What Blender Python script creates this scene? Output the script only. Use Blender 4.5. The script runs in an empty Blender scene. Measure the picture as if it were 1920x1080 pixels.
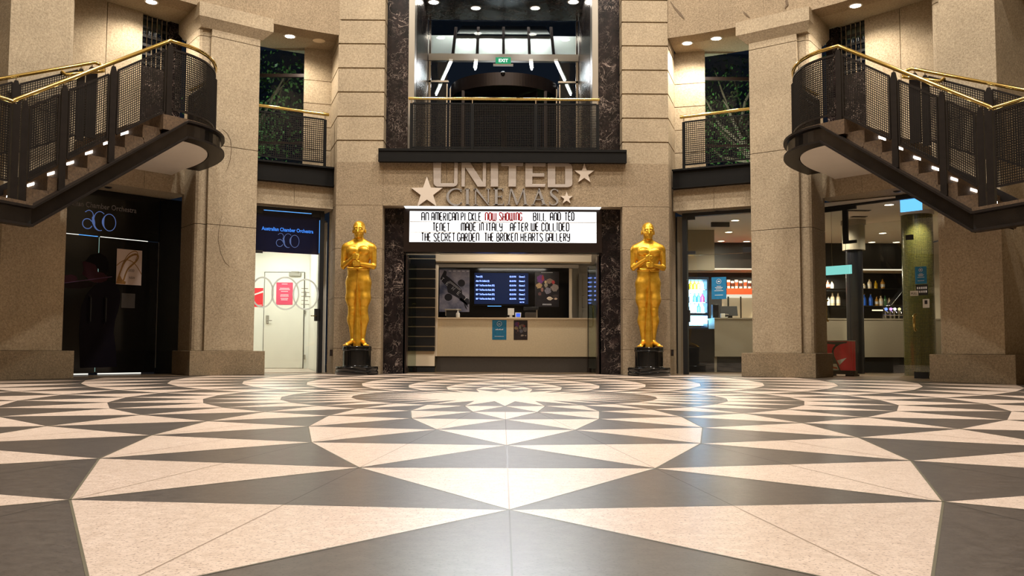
import bpy, bmesh, math, random
import numpy as np
from mathutils import Vector, Matrix
random.seed(7)
scene = bpy.context.scene
COL = scene.collection
# ------------------------------------------------------------------ camera (solved from the floor pattern and the verticals)
FPX, PITCH, ROLL, PY, YAW = 1618.26, 0.0629, 0.0041, 552.44, 0.0106
CAM = np.array([-0.0205, -8.09, 0.44])
_cp, _sp, _cy, _sy = math.cos(PITCH), math.sin(PITCH), math.cos(YAW), math.sin(YAW)
_F = np.array([_sy*_cp, _cy*_cp, _sp]); _R = np.array([_cy, -_sy, 0.0]); _U = np.cross(_R, _F)
_cr, _sr = math.cos(ROLL), math.sin(ROLL)
_R, _U = _cr*_R + _sr*_U, -_sr*_R + _cr*_U
def ray(x, y): return _F + _R*(x-960)/FPX - _U*(y-PY)/FPX
def nv(phi):
    a = math.radians(phi); return np.array([-math.sin(a), math.cos(a), 0.0])
def tv(phi):
    a = math.radians(phi); return np.array([math.cos(a), math.sin(a), 0.0])
def at(x, y, phi, d):
    """where the sight line of a photo point meets the upright plane at distance d facing phi: (u, z) in that plane"""
    n = nv(phi); r = ray(x, y); p = CAM + r*((d - n@CAM)/(n@r))
    return float(p@tv(phi)), float(p[2])
def atY(x, y, Y):
    r = ray(x, y); p = CAM + r*((Y-CAM[1])/r[1]); return float(p[0]), float(p[2])
def atZ(x, y, z):
    r = ray(x, y); p = CAM + r*((z-CAM[2])/r[2]); return float(p[0]), float(p[1])
cam = bpy.data.cameras.new('camera'); camo = bpy.data.objects.new('camera', cam); COL.objects.link(camo)
m = Matrix.Identity(4)
for i in range(3):
    m[i][0], m[i][1], m[i][2], m[i][3] = _R[i], _U[i], -_F[i], CAM[i]
camo.matrix_world = m
cam.sensor_fit = 'HORIZONTAL'; cam.sensor_width = 36.0; cam.lens = FPX*36.0/1920.0
cam.shift_y = (PY-540.0)/1920.0
cam.clip_start = 0.05; cam.clip_end = 200
scene.camera = camo
vs = scene.view_settings
scene.display_settings.display_device = 'sRGB'
vs.view_transform = 'Standard'; vs.look = 'None'; vs.gamma = 1.0; vs.use_curve_mapping = False
vs.exposure = 0.0
cy = scene.cycles
cy.use_denoising = True
cy.max_bounces = 6; cy.diffuse_bounces = 3; cy.glossy_bounces = 4; cy.transmission_bounces = 4
cy.transparent_max_bounces = 24; cy.caustics_reflective = False; cy.caustics_refractive = False
cy.sample_clamp_indirect = 4.0; cy.blur_glossy = 0.5; cy.filter_width = 1.2
w = bpy.data.worlds.new('world'); scene.world = w; w.use_nodes = True
w.node_tree.nodes['Background'].inputs[0].default_value = (0.02, 0.03, 0.05, 1)
w.node_tree.nodes['Background'].inputs[1].default_value = 0.25

# ------------------------------------------------------------------ materials
MATS = {}
def lin(c):
    return tuple(((v/255)/12.92 if v/255 <= 0.04045 else ((v/255+0.055)/1.055)**2.4) for v in c)
class NT:
    def __init__(s, name):
        s.m = bpy.data.materials.new(name); s.m.use_nodes = True
        s.t = s.m.node_tree; s.n = s.t.nodes; s.b = s.n['Principled BSDF']; s.out = s.n['Material Output']
        MATS[name] = s.m
    def node(s, typ, **kw):
        x = s.n.new(typ)
        for k, v in kw.items():
            if k in ('i',):
                for kk, vv in v.items():
                    x.inputs[kk].default_value = vv
            else: setattr(x, k, v)
        return x
    def link(s, a, b): s.t.links.new(a, b)
    def set(s, **kw):
        names = dict(col='Base Color', rough='Roughness', metal='Metallic', spec='Specular IOR Level', alpha='Alpha', ecol='Emission Color', est='Emission Strength', coat='Coat Weight', crough='Coat Roughness', ior='IOR')
        for k, v in kw.items():
            if k in ('col', 'ecol') and len(v) == 3: v = (*v, 1)
            s.b.inputs[names[k]].default_value = v
        return s
    def pos(s):
        return s.node('ShaderNodeNewGeometry').outputs['Position']
    def noise(s, vec, scale, detail=4, rough=0.5, dist=0.0):
        x = s.node('ShaderNodeTexNoise', i={'Scale': scale, 'Detail': detail, 'Roughness': rough, 'Distortion': dist}); s.link(vec, x.inputs['Vector']); return x.outputs['Fac']
    def ramp(s, fac, stops):
        x = s.node('ShaderNodeValToRGB'); s.link(fac, x.inputs['Fac']); e = x.color_ramp.elements
        while len(e) < len(stops): e.new(0.5)
        for k, (p, c) in enumerate(stops):
            e[k].position = p; e[k].color = (*c, 1) if len(c) == 3 else c
        return x.outputs['Color']
    def mix(s, fac, a, b, mode='MIX'):
        x = s.node('ShaderNodeMix', data_type='RGBA', blend_type=mode)
        if isinstance(fac, (int, float)): x.inputs[0].default_value = fac
        else: s.link(fac, x.inputs[0])
        for k, v in ((6, a), (7, b)):
            if isinstance(v, tuple): x.inputs[k].default_value = (*v, 1) if len(v) == 3 else v
            else: s.link(v, x.inputs[k])
        return x.outputs[2]
    def col(s, sock): s.link(sock, s.b.inputs['Base Color'])
    def bump(s, h, strength=0.3, dist=0.01):
        x = s.node('ShaderNodeBump', i={'Strength': strength, 'Distance': dist}); s.link(h, x.inputs['Height']); s.link(x.outputs['Normal'], s.b.inputs['Normal'])
def plain(name, col, rough=0.6, metal=0.0, var=0.0, vs_=30, spec=0.5, **kw):
    t = NT(name).set(col=col, rough=rough, metal=metal, spec=spec, **kw)
    if var:
        f = t.noise(t.pos(), vs_, 3)
        t.col(t.ramp(f, [(0.3, tuple(c*(1-var) for c in col)), (0.7, tuple(min(1, c*(1+var)) for c in col))]))
    return t.m
def emit(name, col, strength, base=(0.02, 0.02, 0.02)):
    t = NT(name).set(col=base, rough=0.5, spec=0.12, ecol=col, est=strength); return t.m

def stone_mat(name, a, b, dark, bump=0.35, rough=0.8):
    t = NT(name).set(rough=rough, spec=0.3); p = t.pos()
    big = t.noise(p, 1.6, 3); mid = t.noise(p, 38, 4, 0.65); fine = t.noise(p, 150, 2, 0.7)
    c = t.ramp(mid, [(0.32, a), (0.68, b)])
    sp = t.ramp(fine, [(0.33, (0, 0, 0)), (0.45, (1, 1, 1))])
    c = t.mix(sp, dark, c)
    bl = t.ramp(big, [(0.3, (0.88, 0.87, 0.85)), (0.7, (1.06, 1.05, 1.03))])
    c = t.mix(1.0, c, bl, 'MULTIPLY'); t.col(c)
    h = t.noise(p, 70, 5, 0.75); t.bump(h, bump, 0.02)
    return t.m
stone_mat('granite_beige', lin((148, 132, 109)), lin((186, 169, 143)), lin((92, 79, 61)))
stone_mat('granite_rough', lin((138, 121, 98)), lin((178, 158, 131)), lin((84, 70, 53)), 0.7)
stone_mat('granite_plinth', lin((124, 108, 86)), lin((160, 141, 114)), lin((70, 59, 46)), 0.6)
stone_mat('step_stone', lin((76, 59, 44)), lin((104, 83, 61)), lin((54, 42, 31)), 0.3)

def marble(name):
    t = NT(name).set(rough=0.24, spec=0.25); p = t.pos()
    def vein(scale, dist, w, amp):
        v = t.node('ShaderNodeTexNoise', i={'Scale': scale, 'Detail': 6.0, 'Roughness': 0.6, 'Distortion': dist}); t.link(p, v.inputs['Vector'])
        return t.ramp(v.outputs['Fac'], [(0.5-w, (0, 0, 0)), (0.5, (amp, amp, amp)), (0.5+w, (0, 0, 0))])
    m1 = t.ramp(t.noise(p, 2.4, 3), [(0.46, (0, 0, 0)), (0.62, (1, 1, 1))]); m2 = t.ramp(t.noise(p, 3.1, 2, 0.5, 1.0), [(0.42, (0, 0, 0)), (0.62, (1, 1, 1))])
    a = t.mix(1.0, vein(3.2, 1.2, 0.012, 0.8), m1, 'MULTIPLY'); b = t.mix(1.0, vein(8.0, 1.8, 0.018, 0.45), m2, 'MULTIPLY')
    base = t.ramp(t.noise(p, 6, 5, 0.65), [(0.35, lin((17, 14, 14))), (0.58, lin((31, 24, 24))), (0.75, lin((54, 42, 39)))])
    t.col(t.mix(t.mix(1.0, a, b, 'ADD'), base, lin((176, 156, 144))))
    return t.m
marble('dark_marble')

def floor_mat(name, a, b, dark, rough):
    t = NT(name).set(spec=0.5); p = t.pos()
    mid = t.noise(p, 26, 4, 0.65); fine = t.noise(p, 120, 2, 0.7); big = t.noise(p, 0.9, 3)
    c = t.ramp(mid, [(0.3, a), (0.7, b)])
    sp = t.ramp(fine, [(0.33, (0, 0, 0)), (0.45, (1, 1, 1))]); c = t.mix(sp, dark, c)
    bl = t.ramp(big, [(0.3, (0.9, 0.88, 0.86)), (0.7, (1.05, 1.05, 1.05))]); c = t.mix(1.0, c, bl, 'MULTIPLY'); t.col(c)
    r = t.node('ShaderNodeMapRange', i={'To Min': rough*0.93, 'To Max': rough*1.08}); t.link(t.noise(p, 9, 4), r.inputs[0]); t.link(r.outputs[0], t.b.inputs['Roughness'])
    t.bump(t.noise(p, 110, 2, 0.6), 0.014, 0.01)
    return t.m
floor_mat('floor_pale', lin((194, 172, 155)), lin((220, 201, 186)), lin((140, 118, 104)), 0.31)
floor_mat('floor_dark', lin((68, 61, 56)), lin((92, 84, 78)), lin((48, 43, 40)), 0.29)
floor_mat('floor_border', lin((96, 80, 62)), lin((126, 106, 84)), lin((70, 58, 46)), 0.3)
plain('floor_joint', lin((88, 82, 62)), 0.4)
plain('floor_seam', lin((150, 128, 108)), 0.4)
plain('floor_seam_dark', lin((60, 54, 48)), 0.4)

plain('steel_dark', lin((30, 25, 22)), 0.4, 0.0, 0.15, 12, 0.12)
plain('steel_web', lin((58, 54, 52)), 0.22, 0.9, 0.2, 5)
plain('mesh_steel', lin((26, 22, 19)), 0.45, 0.0, spec=0.12)
plain('fascia_black', lin((20, 19, 18)), 0.5, 0.0, 0.1, 8, 0.12)
plain('brass', lin((206, 180, 108)), 0.12, 1.0)
t = NT('gold').set(col=lin((222, 170, 52)), rough=0.34, metal=0.75)
f = t.noise(t.pos(), 14, 3); t.col(t.ramp(f, [(0.3, lin((208, 154, 36))), (0.7, lin((232, 182, 66)))]))
plain('black_gloss', lin((14, 14, 14)), 0.12, 0, 0)
plain('black_matte', lin((16, 16, 17)), 0.55)
plain('black_slat', lin((15, 17, 20)), 0.25)
plain('white_paint', lin((232, 226, 212)), 0.6, 0, 0.03, 4)
plain('ceiling_white', lin((222, 214, 202)), 0.7, 0, 0.02, 4)
plain('ivory_panel', lin((204, 184, 150)), 0.55, 0, 0.05, 40)
plain('kick_dark', lin((66, 58, 50)), 0.5, 0, 0.08, 50)
plain('bar_panel', lin((158, 147, 128)), 0.5, 0, 0.06, 60)
plain('cream_trim', lin((226, 206, 176)), 0.55)
plain('chrome', lin((200, 196, 190)), 0.15, 1.0)
plain('satin_steel', lin((170, 164, 154)), 0.35, 0.9)
plain('bronze_dark', lin((46, 36, 32)), 0.3, 0.5)
plain('sign_silver', lin((176, 165, 156)), 0.38, 0.25, 0.03, 40)
plain('sign_star', lin((204, 190, 175)), 0.45, 0.05)
plain('sign_pewter', lin((156, 152, 150)), 0.35, 0.4)
plain('navy_dark', lin((16, 18, 26)), 0.3)
plain('paper_white', lin((226, 222, 214)), 0.6)
plain('paper_red', lin((206, 44, 62)), 0.6, 0, 0.05, 20)
plain('red_bright', lin((222, 40, 52)), 0.5)
plain('paper_blue', lin((20, 118, 166)), 0.55, 0, 0.1, 20)
plain('paper_teal', lin((10, 104, 140)), 0.55, 0, 0.15, 25)
plain('lettering_pale', lin((225, 222, 224)), 0.5)
plain('lettering_black', lin((24, 20, 30)), 0.5)
plain('lettering_red', lin((190, 40, 44)), 0.5)
plain('leaf', lin((64, 104, 48)), 0.5, 0, 0.3, 8)
plain('bark', lin((84, 72, 56)), 0.8, 0, 0.2, 20)
plain('lettering_grey', lin((120, 116, 116)), 0.5)
emit('emblem_blue', (0.16, 0.26, 0.62), 0.42)
plain('poster_dusk', lin((196, 176, 166)), 0.5, 0, 0.05, 6)
plain('ochre_print', lin((136, 96, 40)), 0.5, 0, 0.2, 30)
plain('notice_dim', lin((60, 54, 50)), 0.5)
plain('sign_blue_glow', lin((8, 14, 40)), 0.2)  # black sign panel tinted navy for the blue glow over it
plain('lobby_white', lin((240, 236, 224)), 0.7, 0, 0.02, 3)
plain('paper_pink', lin((214, 70, 100)), 0.6)
plain('print_grey', lin((150, 144, 130)), 0.6)
plain('steel_blue', lin((40, 60, 84)), 0.4, 0.3)
plain('orange_red', lin((214, 76, 34)), 0.5)
emit('tap_violet', (0.6, 0.3, 1.0), 2.0)
emit('led_cyan', (0.2, 0.6, 1.0), 1.6)
plain('olive_print', lin((52, 50, 36)), 0.5)
plain('orange_print', lin((200, 96, 56)), 0.5)
t = NT('frosted_white'); t.n.remove(t.b); d1 = t.node('ShaderNodeBsdfTranslucent'); d1.inputs[0].default_value = (0.9, 0.9, 0.88, 1); d2 = t.node('ShaderNodeBsdfDiffuse'); d2.inputs[0].default_value = (0.85, 0.85, 0.85, 1); mx = t.node('ShaderNodeMixShader'); mx.inputs[0].default_value = 0.12; t.link(d1.outputs[0], mx.inputs[1]); t.link(d2.outputs[0], mx.inputs[2]); t.link(mx.outputs[0], t.out.inputs['Surface'])
emit('soffit_glow_white', (1.0, 0.97, 0.93), 1.3)
plain('stain', lin((98, 80, 60)), 0.8, 0, 0.2, 60)
plain('skin_photo', lin((52, 26, 34)), 0.5, spec=0.08)
plain('suit_photo', lin((17, 13, 22)), 0.5, spec=0.08)
plain('hair_photo', lin((11, 8, 10)), 0.5, spec=0.08)
plain('wood_photo', lin((24, 14, 14)), 0.4, spec=0.08)
plain('bow_photo', lin((84, 60, 84)), 0.5, spec=0.08)
def mixg(name, c1, c2, scale, rough=0.5, dist=0.0):
    t = NT(name).set(rough=rough); f = t.noise(t.pos(), scale, 4, 0.6, dist)
    t.col(t.ramp(f, [(0.35, c1), (0.65, c2)])); return t.m
mixg('poster_sky', lin((70, 74, 100)), lin((168, 160, 170)), 2.6, 0.35)
mixg('poster_black', lin((16, 12, 14)), lin((40, 30, 32)), 6, 0.35)

def glass(name, tint=(0.95, 0.98, 0.97), f0=0.045, gmul=0.9):
    t = NT(name); t.n.remove(t.b)
    tr = t.node('ShaderNodeBsdfTransparent'); tr.inputs[0].default_value = (*tint, 1)
    gl = t.node('ShaderNodeBsdfGlossy'); gl.inputs['Roughness'].default_value = 0.0
    lw = t.node('ShaderNodeLayerWeight'); lw.inputs[0].default_value = 0.5
    pw = t.node('ShaderNodeMath', operation='POWER'); pw.inputs[1].default_value = 4.0; t.link(lw.outputs['Facing'], pw.inputs[0])
    ma = t.node('ShaderNodeMath', operation='MULTIPLY_ADD'); ma.inputs[1].default_value = gmul; ma.inputs[2].default_value = f0; t.link(pw.outputs[0], ma.inputs[0])
    mx = t.node('ShaderNodeMixShader'); t.link(ma.outputs[0], mx.inputs[0]); t.link(tr.outputs[0], mx.inputs[1]); t.link(gl.outputs[0], mx.inputs[2])
    t.link(mx.outputs[0], t.out.inputs['Surface']); return t.m
glass('clear_glass')
glass('green_glass', (0.80, 0.90, 0.86), 0.06)
glass('dark_glass', (0.62, 0.66, 0.66), 0.02, 0.6)
glass('door_glass', (0.90, 0.95, 0.93), 0.05)
emit('lamp_white', (1.0, 0.93, 0.82), 40)
emit('lamp_cool', (0.95, 0.97, 1.0), 14)
emit('lamp_warm', (1.0, 0.82, 0.55), 9)
emit('step_lamp', (1.0, 0.93, 0.86), 30)
emit('exit_green', lin((0, 150, 96)), 1.0)
emit('exit_white', (0.85, 1.0, 0.9), 1.3)
emit('sign_cyan', (0.13, 0.46, 1.0), 1.5)
emit('sign_aqua', (0.30, 0.85, 0.78), 0.9)
emit('fridge_light', (0.36, 0.72, 1.0), 9.0)
emit('fridge_panel', (0.24, 0.62, 1.0), 18)
emit('led_blue', (0.06, 0.22, 1.0), 1.6)
emit('gap_white', (0.9, 0.88, 0.8), 1.1)
emit('gap_blue', (0.1, 0.4, 1.0), 1.1)
emit('gap_green', (0.45, 0.75, 0.65), 0.45)
emit('sign_blue_text', (0.04, 0.26, 0.95), 1.0)
emit('screen_text', (0.22, 0.34, 1.0), 2.2)
emit('screen_blue', (0.006, 0.013, 0.045), 1.0, (0.004, 0.004, 0.006))
emit('screen_small', (0.05, 0.15, 0.9), 1.0)
emit('tap_blue', (0.12, 0.22, 1.0), 2.5)
emit('tap_white', (0.85, 0.85, 1.0), 1.8)
emit('tap_yellow', (0.95, 0.85, 0.4), 1.3)
emit('strip_warm', (1.0, 0.78, 0.5), 1.6)
emit('shelf_glow', (1.0, 0.86, 0.68), 1.0)
# illuminated title board: a white panel with faint random cool patches
t = NT('marquee_face').set(col=(0.8, 0.8, 0.8), rough=0.5, est=2.4)
f = t.noise(t.pos(), 3.0, 3); t.link(t.ramp(f, [(0.2, (0.86, 0.93, 0.95)), (0.8, (1.0, 1.0, 1.0))]), t.b.inputs['Emission Color'])
# mosaic column
t = NT('mosaic_green').set(rough=0.22, spec=0.6, metal=0.25)
tc = t.node('ShaderNodeUVMap'); br = t.node('ShaderNodeTexBrick', offset=0.0, i={'Scale': 1.0, 'Mortar Size': 0.0022, 'Brick Width': 0.022, 'Row Height': 0.022, 'Color1': (*lin((122, 114, 62)), 1), 'Color2': (*lin((100, 98, 60)), 1), 'Mortar': (*lin((42, 46, 34)), 1)})
t.link(tc.outputs[0], br.inputs['Vector']); t.col(br.outputs['Color'])

# ------------------------------------------------------------------ mesh building
class MB:
    def __init__(s, f=None): s.v = []; s.f = []; s.m = []; s.uv = None; s.F = f or (lambda a, b, c: (a, b, c)); s.mi = 0
    def add(s, vs, fs):
        o = len(s.v); s.v += [tuple(s.F(*p)) for p in vs]; s.f += [tuple(o+i for i in q) for q in fs]; s.m += [s.mi]*len(fs); return s
    def box(s, x0, x1, y0, y1, z0, z1):
        return s.add([(x0,y0,z0),(x1,y0,z0),(x1,y1,z0),(x0,y1,z0),(x0,y0,z1),(x1,y0,z1),(x1,y1,z1),(x0,y1,z1)],
                     [(3,2,1,0),(4,5,6,7),(0,1,5,4),(1,2,6,5),(2,3,7,6),(3,0,4,7)])
    def prism(s, poly, z0, z1):
        n = len(poly)
        return s.add([(x,y,z0) for x,y in poly]+[(x,y,z1) for x,y in poly], [tuple(range(n))[::-1], tuple(range(n, 2*n))]+[(i,(i+1)%n,n+(i+1)%n,n+i) for i in range(n)])
    def plate(s, poly, d0, d1):
        """outline in the (first, third) axes, thickness along the second"""
        n = len(poly)
        return s.add([(x,d0,z) for x,z in poly]+[(x,d1,z) for x,z in poly], [tuple(range(n)), tuple(range(n, 2*n))[::-1]]+[(i,n+i,n+(i+1)%n,(i+1)%n) for i in range(n)])
    def hexa(s, p): return s.add(p, [(3,2,1,0),(4,5,6,7),(0,1,5,4),(1,2,6,5),(2,3,7,6),(3,0,4,7)])
    def quad(s, a, b, c, d): return s.add([a,b,c,d], [(0,1,2,3)])
    def tube(s, pts, r, n=10, closed=False, cap=True):
        P = [Vector(p) for p in pts]; k = len(P); rs = r if isinstance(r, (list, tuple)) else [r]*k
        vs = []; up = None
        for i in range(k):
            if closed: d = (P[(i+1)%k]-P[i-1])
            else: d = P[min(i+1,k-1)]-P[max(i-1,0)]
            d.normalize()
            if up is None:
                up = Vector((0,0,1)) if abs(d.z) < 0.9 else Vector((1,0,0))
            a = d.cross(up).normalized(); b = a.cross(d).normalized(); up = b
            for j in range(n):
                t = 2*math.pi*j/n; vs.append(tuple(P[i]+a*(rs[i]*math.cos(t))+b*(rs[i]*math.sin(t))))
        fs = []
        for i in range(k if closed else k-1):
            for j in range(n):
                i2 = (i+1)%k; fs.append((i*n+j, i*n+(j+1)%n, i2*n+(j+1)%n, i2*n+j))
        if cap and not closed: fs += [tuple(range(n))[::-1], tuple(range((k-1)*n, k*n))]
        return s.add(vs, fs)
    def bar(s, a, b, w, h):
        """rectangular bar from a to b: w across, h along the up side"""
        A, B = Vector(a), Vector(b); d = (B-A).normalized(); up = Vector((0,0,1)) if abs(d.z) < 0.99 else Vector((0,1,0))
        x = d.cross(up).normalized()*(w/2); y = x.cross(d).normalized()*(h/2)
        return s.hexa([tuple(A-x-y), tuple(A+x-y), tuple(A+x+y), tuple(A-x+y), tuple(B-x-y), tuple(B+x-y), tuple(B+x+y), tuple(B-x+y)])
    def lathe(s, prof, c=(0,0), n=32):
        """profile of (radius, z), closed top and bottom"""
        k = len(prof); vs = []
        for r, z in prof:
            for j in range(n):
                t = 2*math.pi*j/n; vs.append((c[0]+r*math.cos(t), c[1]+r*math.sin(t), z))
        fs = [(i*n+j, i*n+(j+1)%n, (i+1)*n+(j+1)%n, (i+1)*n+j) for i in range(k-1) for j in range(n)]
        return s.add(vs, fs+[tuple(range(n))[::-1], tuple(range((k-1)*n, k*n))])
    def disc(s, c, r, h, n=24, axis='z'):
        return s.lathe([(r, c[2]), (r, c[2]+h)], (c[0], c[1]), n)
    def ell(s, c, r, n=14, k=9):
        vs = [(c[0], c[1], c[2]-r[2])]
        for i in range(1, k):
            a = math.pi*i/k - math.pi/2
            for j in range(n):
                t = 2*math.pi*j/n; vs.append((c[0]+r[0]*math.cos(a)*math.cos(t), c[1]+r[1]*math.cos(a)*math.sin(t), c[2]+r[2]*math.sin(a)))
        vs.append((c[0], c[1], c[2]+r[2])); L = len(vs)-1
        fs = [(0, 1+(j+1)%n, 1+j) for j in range(n)]
        for i in range(k-2):
            for j in range(n): a = 1+i*n; fs.append((a+j, a+(j+1)%n, a+n+(j+1)%n, a+n+j))
        fs += [(L, 1+(k-2)*n+j, 1+(k-2)*n+(j+1)%n) for j in range(n)]
        return s.add(vs, fs)
    def build(s, name, mat, parent=None, smooth=False, bevel=0.0, fix=True, angle=40):
        me = bpy.data.meshes.new(name)
        V = np.array(s.v, float)
        if parent is not None:
            off = Vector(); q = parent
            while q is not None: off += q.location; q = q.parent
        else:
            lo, hi = V.min(0), V.max(0); off = Vector(((lo[0]+hi[0])/2, (lo[1]+hi[1])/2, lo[2]))
        V = V - np.array(off)
        me.from_pydata(V.tolist(), [], s.f)
        mats = mat if isinstance(mat, (list, tuple)) else [mat]
        for x in mats: me.materials.append(MATS[x])
        if len(mats) > 1: me.polygons.foreach_set('material_index', s.m)
        if fix:
            b = bmesh.new(); b.from_mesh(me); bmesh.ops.recalc_face_normals(b, faces=b.faces); b.to_mesh(me); b.free()
        if smooth:
            me.polygons.foreach_set('use_smooth', [True]*len(me.polygons)); me.set_sharp_from_angle(angle=math.radians(angle))
        if s.uv is not None:
            ul = me.uv_layers.new(name='UVMap')
            for l in me.loops: ul.data[l.index].uv = s.uv[l.vertex_index]
        me.update()
        o = bpy.data.objects.new(name, me); COL.objects.link(o)
        if parent is not None: o.parent = parent
        else: o.location = off
        if bevel:
            bv = o.modifiers.new('edge', 'BEVEL'); bv.width = bevel; bv.segments = 2; bv.limit_method = 'ANGLE'; bv.angle_limit = math.radians(40)
        return o
def tag(o, label, cat, group=None):
    o['label'] = label; o['category'] = cat
    if group: o['group'] = group
    return o
def thing(name, label, cat, loc, group=None):
    o = bpy.data.objects.new(name, None); COL.objects.link(o); o.location = loc; o.empty_display_size = 0.1
    return tag(o, label, cat, group)
def struct(o):
    o['kind'] = 'structure'; return o
def sroot(name, loc):
    o = bpy.data.objects.new(name, None); COL.objects.link(o); o.location = loc; o.empty_display_size = 0.1
    return struct(o)
def part_label(o, l): o['label'] = l; return o
def children(o): return [c for c in bpy.data.objects if c.parent == o]
def copy_tree(o, parent=None):
    c = o.copy(); COL.objects.link(c)
    if parent is not None: c.parent = parent
    for ch in children(o): copy_tree(ch, c)
    return c
def frame(phi, mir=1):
    n, t = nv(phi), tv(phi)
    def f(u, d, z):
        p = n*d + t*u; return (p[0]*mir, p[1], z)
    return f
def text_mb(body, size, F, ext=0.002, align='LEFT', sx=1.0, spacing=1.0, bold=0.0):
    """letters as solid shapes: F maps (x, depth, height) of the text plane to the place"""
    c = bpy.data.curves.new('lettering', 'FONT'); c.body = body; c.size = size; c.align_x = align; c.space_character = spacing; c.offset = bold; c.resolution_u = 3
    o = bpy.data.objects.new('lettering', c); COL.objects.link(o)
    bpy.context.view_layer.update()
    me = bpy.data.meshes.new_from_object(o.evaluated_get(bpy.context.evaluated_depsgraph_get()))
    mb = MB(F); n = len(me.vertices)
    vs = [(v.co.x*sx, 0.0, v.co.y) for v in me.vertices]
    mb.add(vs, [tuple(p.vertices) for p in me.polygons])
    bpy.data.objects.remove(o); bpy.data.curves.remove(c); bpy.data.meshes.remove(me)
    if ext:
        back = [(x, ext, z) for x, _, z in vs]; fs = [tuple(p) for p in mb.f]; o2 = len(mb.v); mb.add(back, [])
        ec = {}
        for p in fs:
            for i in range(len(p)):
                a, b = p[i], p[(i+1) % len(p)]; ec[(a, b)] = ec.get((a, b), 0)+1
        for (a, b) in list(ec):
            if (b, a) not in ec: mb.f.append((b, a, a+n, b+n)); mb.m.append(0)
    return mb
LAMPS = []
# ================================================================== SHELL
RK = [0, .788, 1.4083, 2.0285, 2.664, 3.370, 4.108, 4.893, 5.695, 6.581, 7.467]
NSEG = 28
def fvx(k, a, z=0.0):
    th = a*2*math.pi/NSEG; return (-RK[k]*math.sin(th), -RK[k]*math.cos(th), z)
def build_floor():
    fb = MB()
    fb.mi = 0; fb.add([fvx(1, i+0.5) for i in range(NSEG)], [tuple(range(NSEG))])
    for k in range(1, 10):
        off = 0.5 if k % 2 else 0.0
        for i in range(NSEG):
            a = i+off
            fb.mi = 0; fb.add([fvx(k, a), fvx(k, a+1), fvx(k+1, a+0.5)], [(0, 1, 2)])
            fb.mi = 1; fb.add([fvx(k+1, a-0.5), fvx(k+1, a+0.5), fvx(k, a)], [(0, 1, 2)])
    fb.mi = 2
    for i in range(NSEG):
        p, q = fvx(10, i), fvx(10, i+1); s = 17/RK[10]
        fb.add([p, q, (q[0]*s, q[1]*s, 0), (p[0]*s, p[1]*s, 0)], [(0, 1, 2, 3)])
    def strip(a, b, w, z, mi):
        fb.mi = mi; A, B = Vector(a), Vector(b); n = (B-A).cross(Vector((0, 0, 1))).normalized()*(w/2)
        fb.add([(A.x-n.x, A.y-n.y, z), (B.x-n.x, B.y-n.y, z), (B.x+n.x, B.y+n.y, z), (A.x+n.x, A.y+n.y, z)], [(0, 1, 2, 3)])
    for k in range(1, 10):
        off = 0.5 if k % 2 else 0.0
        for i in range(NSEG):
            a = i+off
            strip(fvx(k, a), fvx(k+1, a+0.5), 0.007, 0.0008, 3); strip(fvx(k, a), fvx(k+1, a-0.5), 0.007, 0.0008, 3)
            if k >= 3:
                mid = (np.array(fvx(k+1, a-0.5))+np.array(fvx(k+1, a+0.5)))/2
                strip(fvx(k, a), mid, 0.004, 0.0005, 5)
                mid2 = (np.array(fvx(k, a))+np.array(fvx(k, a+1)))/2
                strip(mid2, fvx(k+1, a+0.5), 0.004, 0.0005, 4)
    b = fb
    o = b.build('floor', ['floor_pale', 'floor_dark', 'floor_border', 'floor_joint', 'floor_seam', 'floor_seam_dark'], fix=False)
    for p in o.data.polygons:
        if p.normal.z < 0: p.flip()
    o.data.update()
    struct(o); o['label'] = 'black and pale stone floor in a radiating triangle pattern'
build_floor()

def coursed(mb, poly, zs, gap=0.03, inset=0.02, cz=0.0):
    """stack of blocks along zs with recessed joints"""
    c = np.mean(np.array(poly), 0)
    for i in range(len(zs)-1):
        g0 = gap if i else 0
        mb.prism(poly, zs[i]+g0, zs[i+1])
        if i:
            ins = []
            n = len(poly)
            for j in range(n):
                p = np.array(poly[j]); v = c-p; L = np.linalg.norm(v); ins.append(tuple(p+v/L*inset*1.5))
            mb.prism(ins, zs[i]-0.001, zs[i]+g0+0.001)
OX = -0.03
PIER_Z = [0.0, atY(680, 654, 6.9)[1], atY(680, 559, 6.9)[1], atY(680, 466, 6.9)[1], atY(680, 385, 6.9)[1]]
UP_Z = [atY(680, y, 6.9)[1] for y in (304, 264.7, 219.6, 174, 129, 83.5, 39)]
while UP_Z[-1] < 8.6: UP_Z.append(UP_Z[-1]+0.405)
for side, s in (('left', -1), ('right', 1)):
    poly = [(s*2.915+OX, 6.9), (s*2.10+OX, 6.9), (s*2.10+OX, 7.7), (s*3.19+OX, 7.7)]
    mb = MB(); coursed(mb, poly, PIER_Z+[UP_Z[0]], 0.006, 0.006)
    top = MB(); coursed(top, poly, UP_Z, 0.026, 0.02)
    r = sroot('wall_pier_'+side, (s*2.5+OX, 7.3, 0))
    mb.build('pier_base', 'granite_rough', r); top.build('pier_courses', 'granite_beige', r)
# stone band carrying the sign, above the title board
Z_HEAD = atY(943, 386.5, 6.9)[1]
Z_SL0, Z_SL1 = atY(943, 304, 6.8)[1], atY(943, 281.5, 6.8)[1]
mb = MB()
for x0, x1 in ((-2.128, -1.02), (-1.015, 0.99), (0.995, 2.068)):
    mb.box(x0, x1, 6.903, 7.75, Z_HEAD, Z_SL1-0.05)
struct(mb.build('wall_entrance_band', 'granite_rough'))
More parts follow.
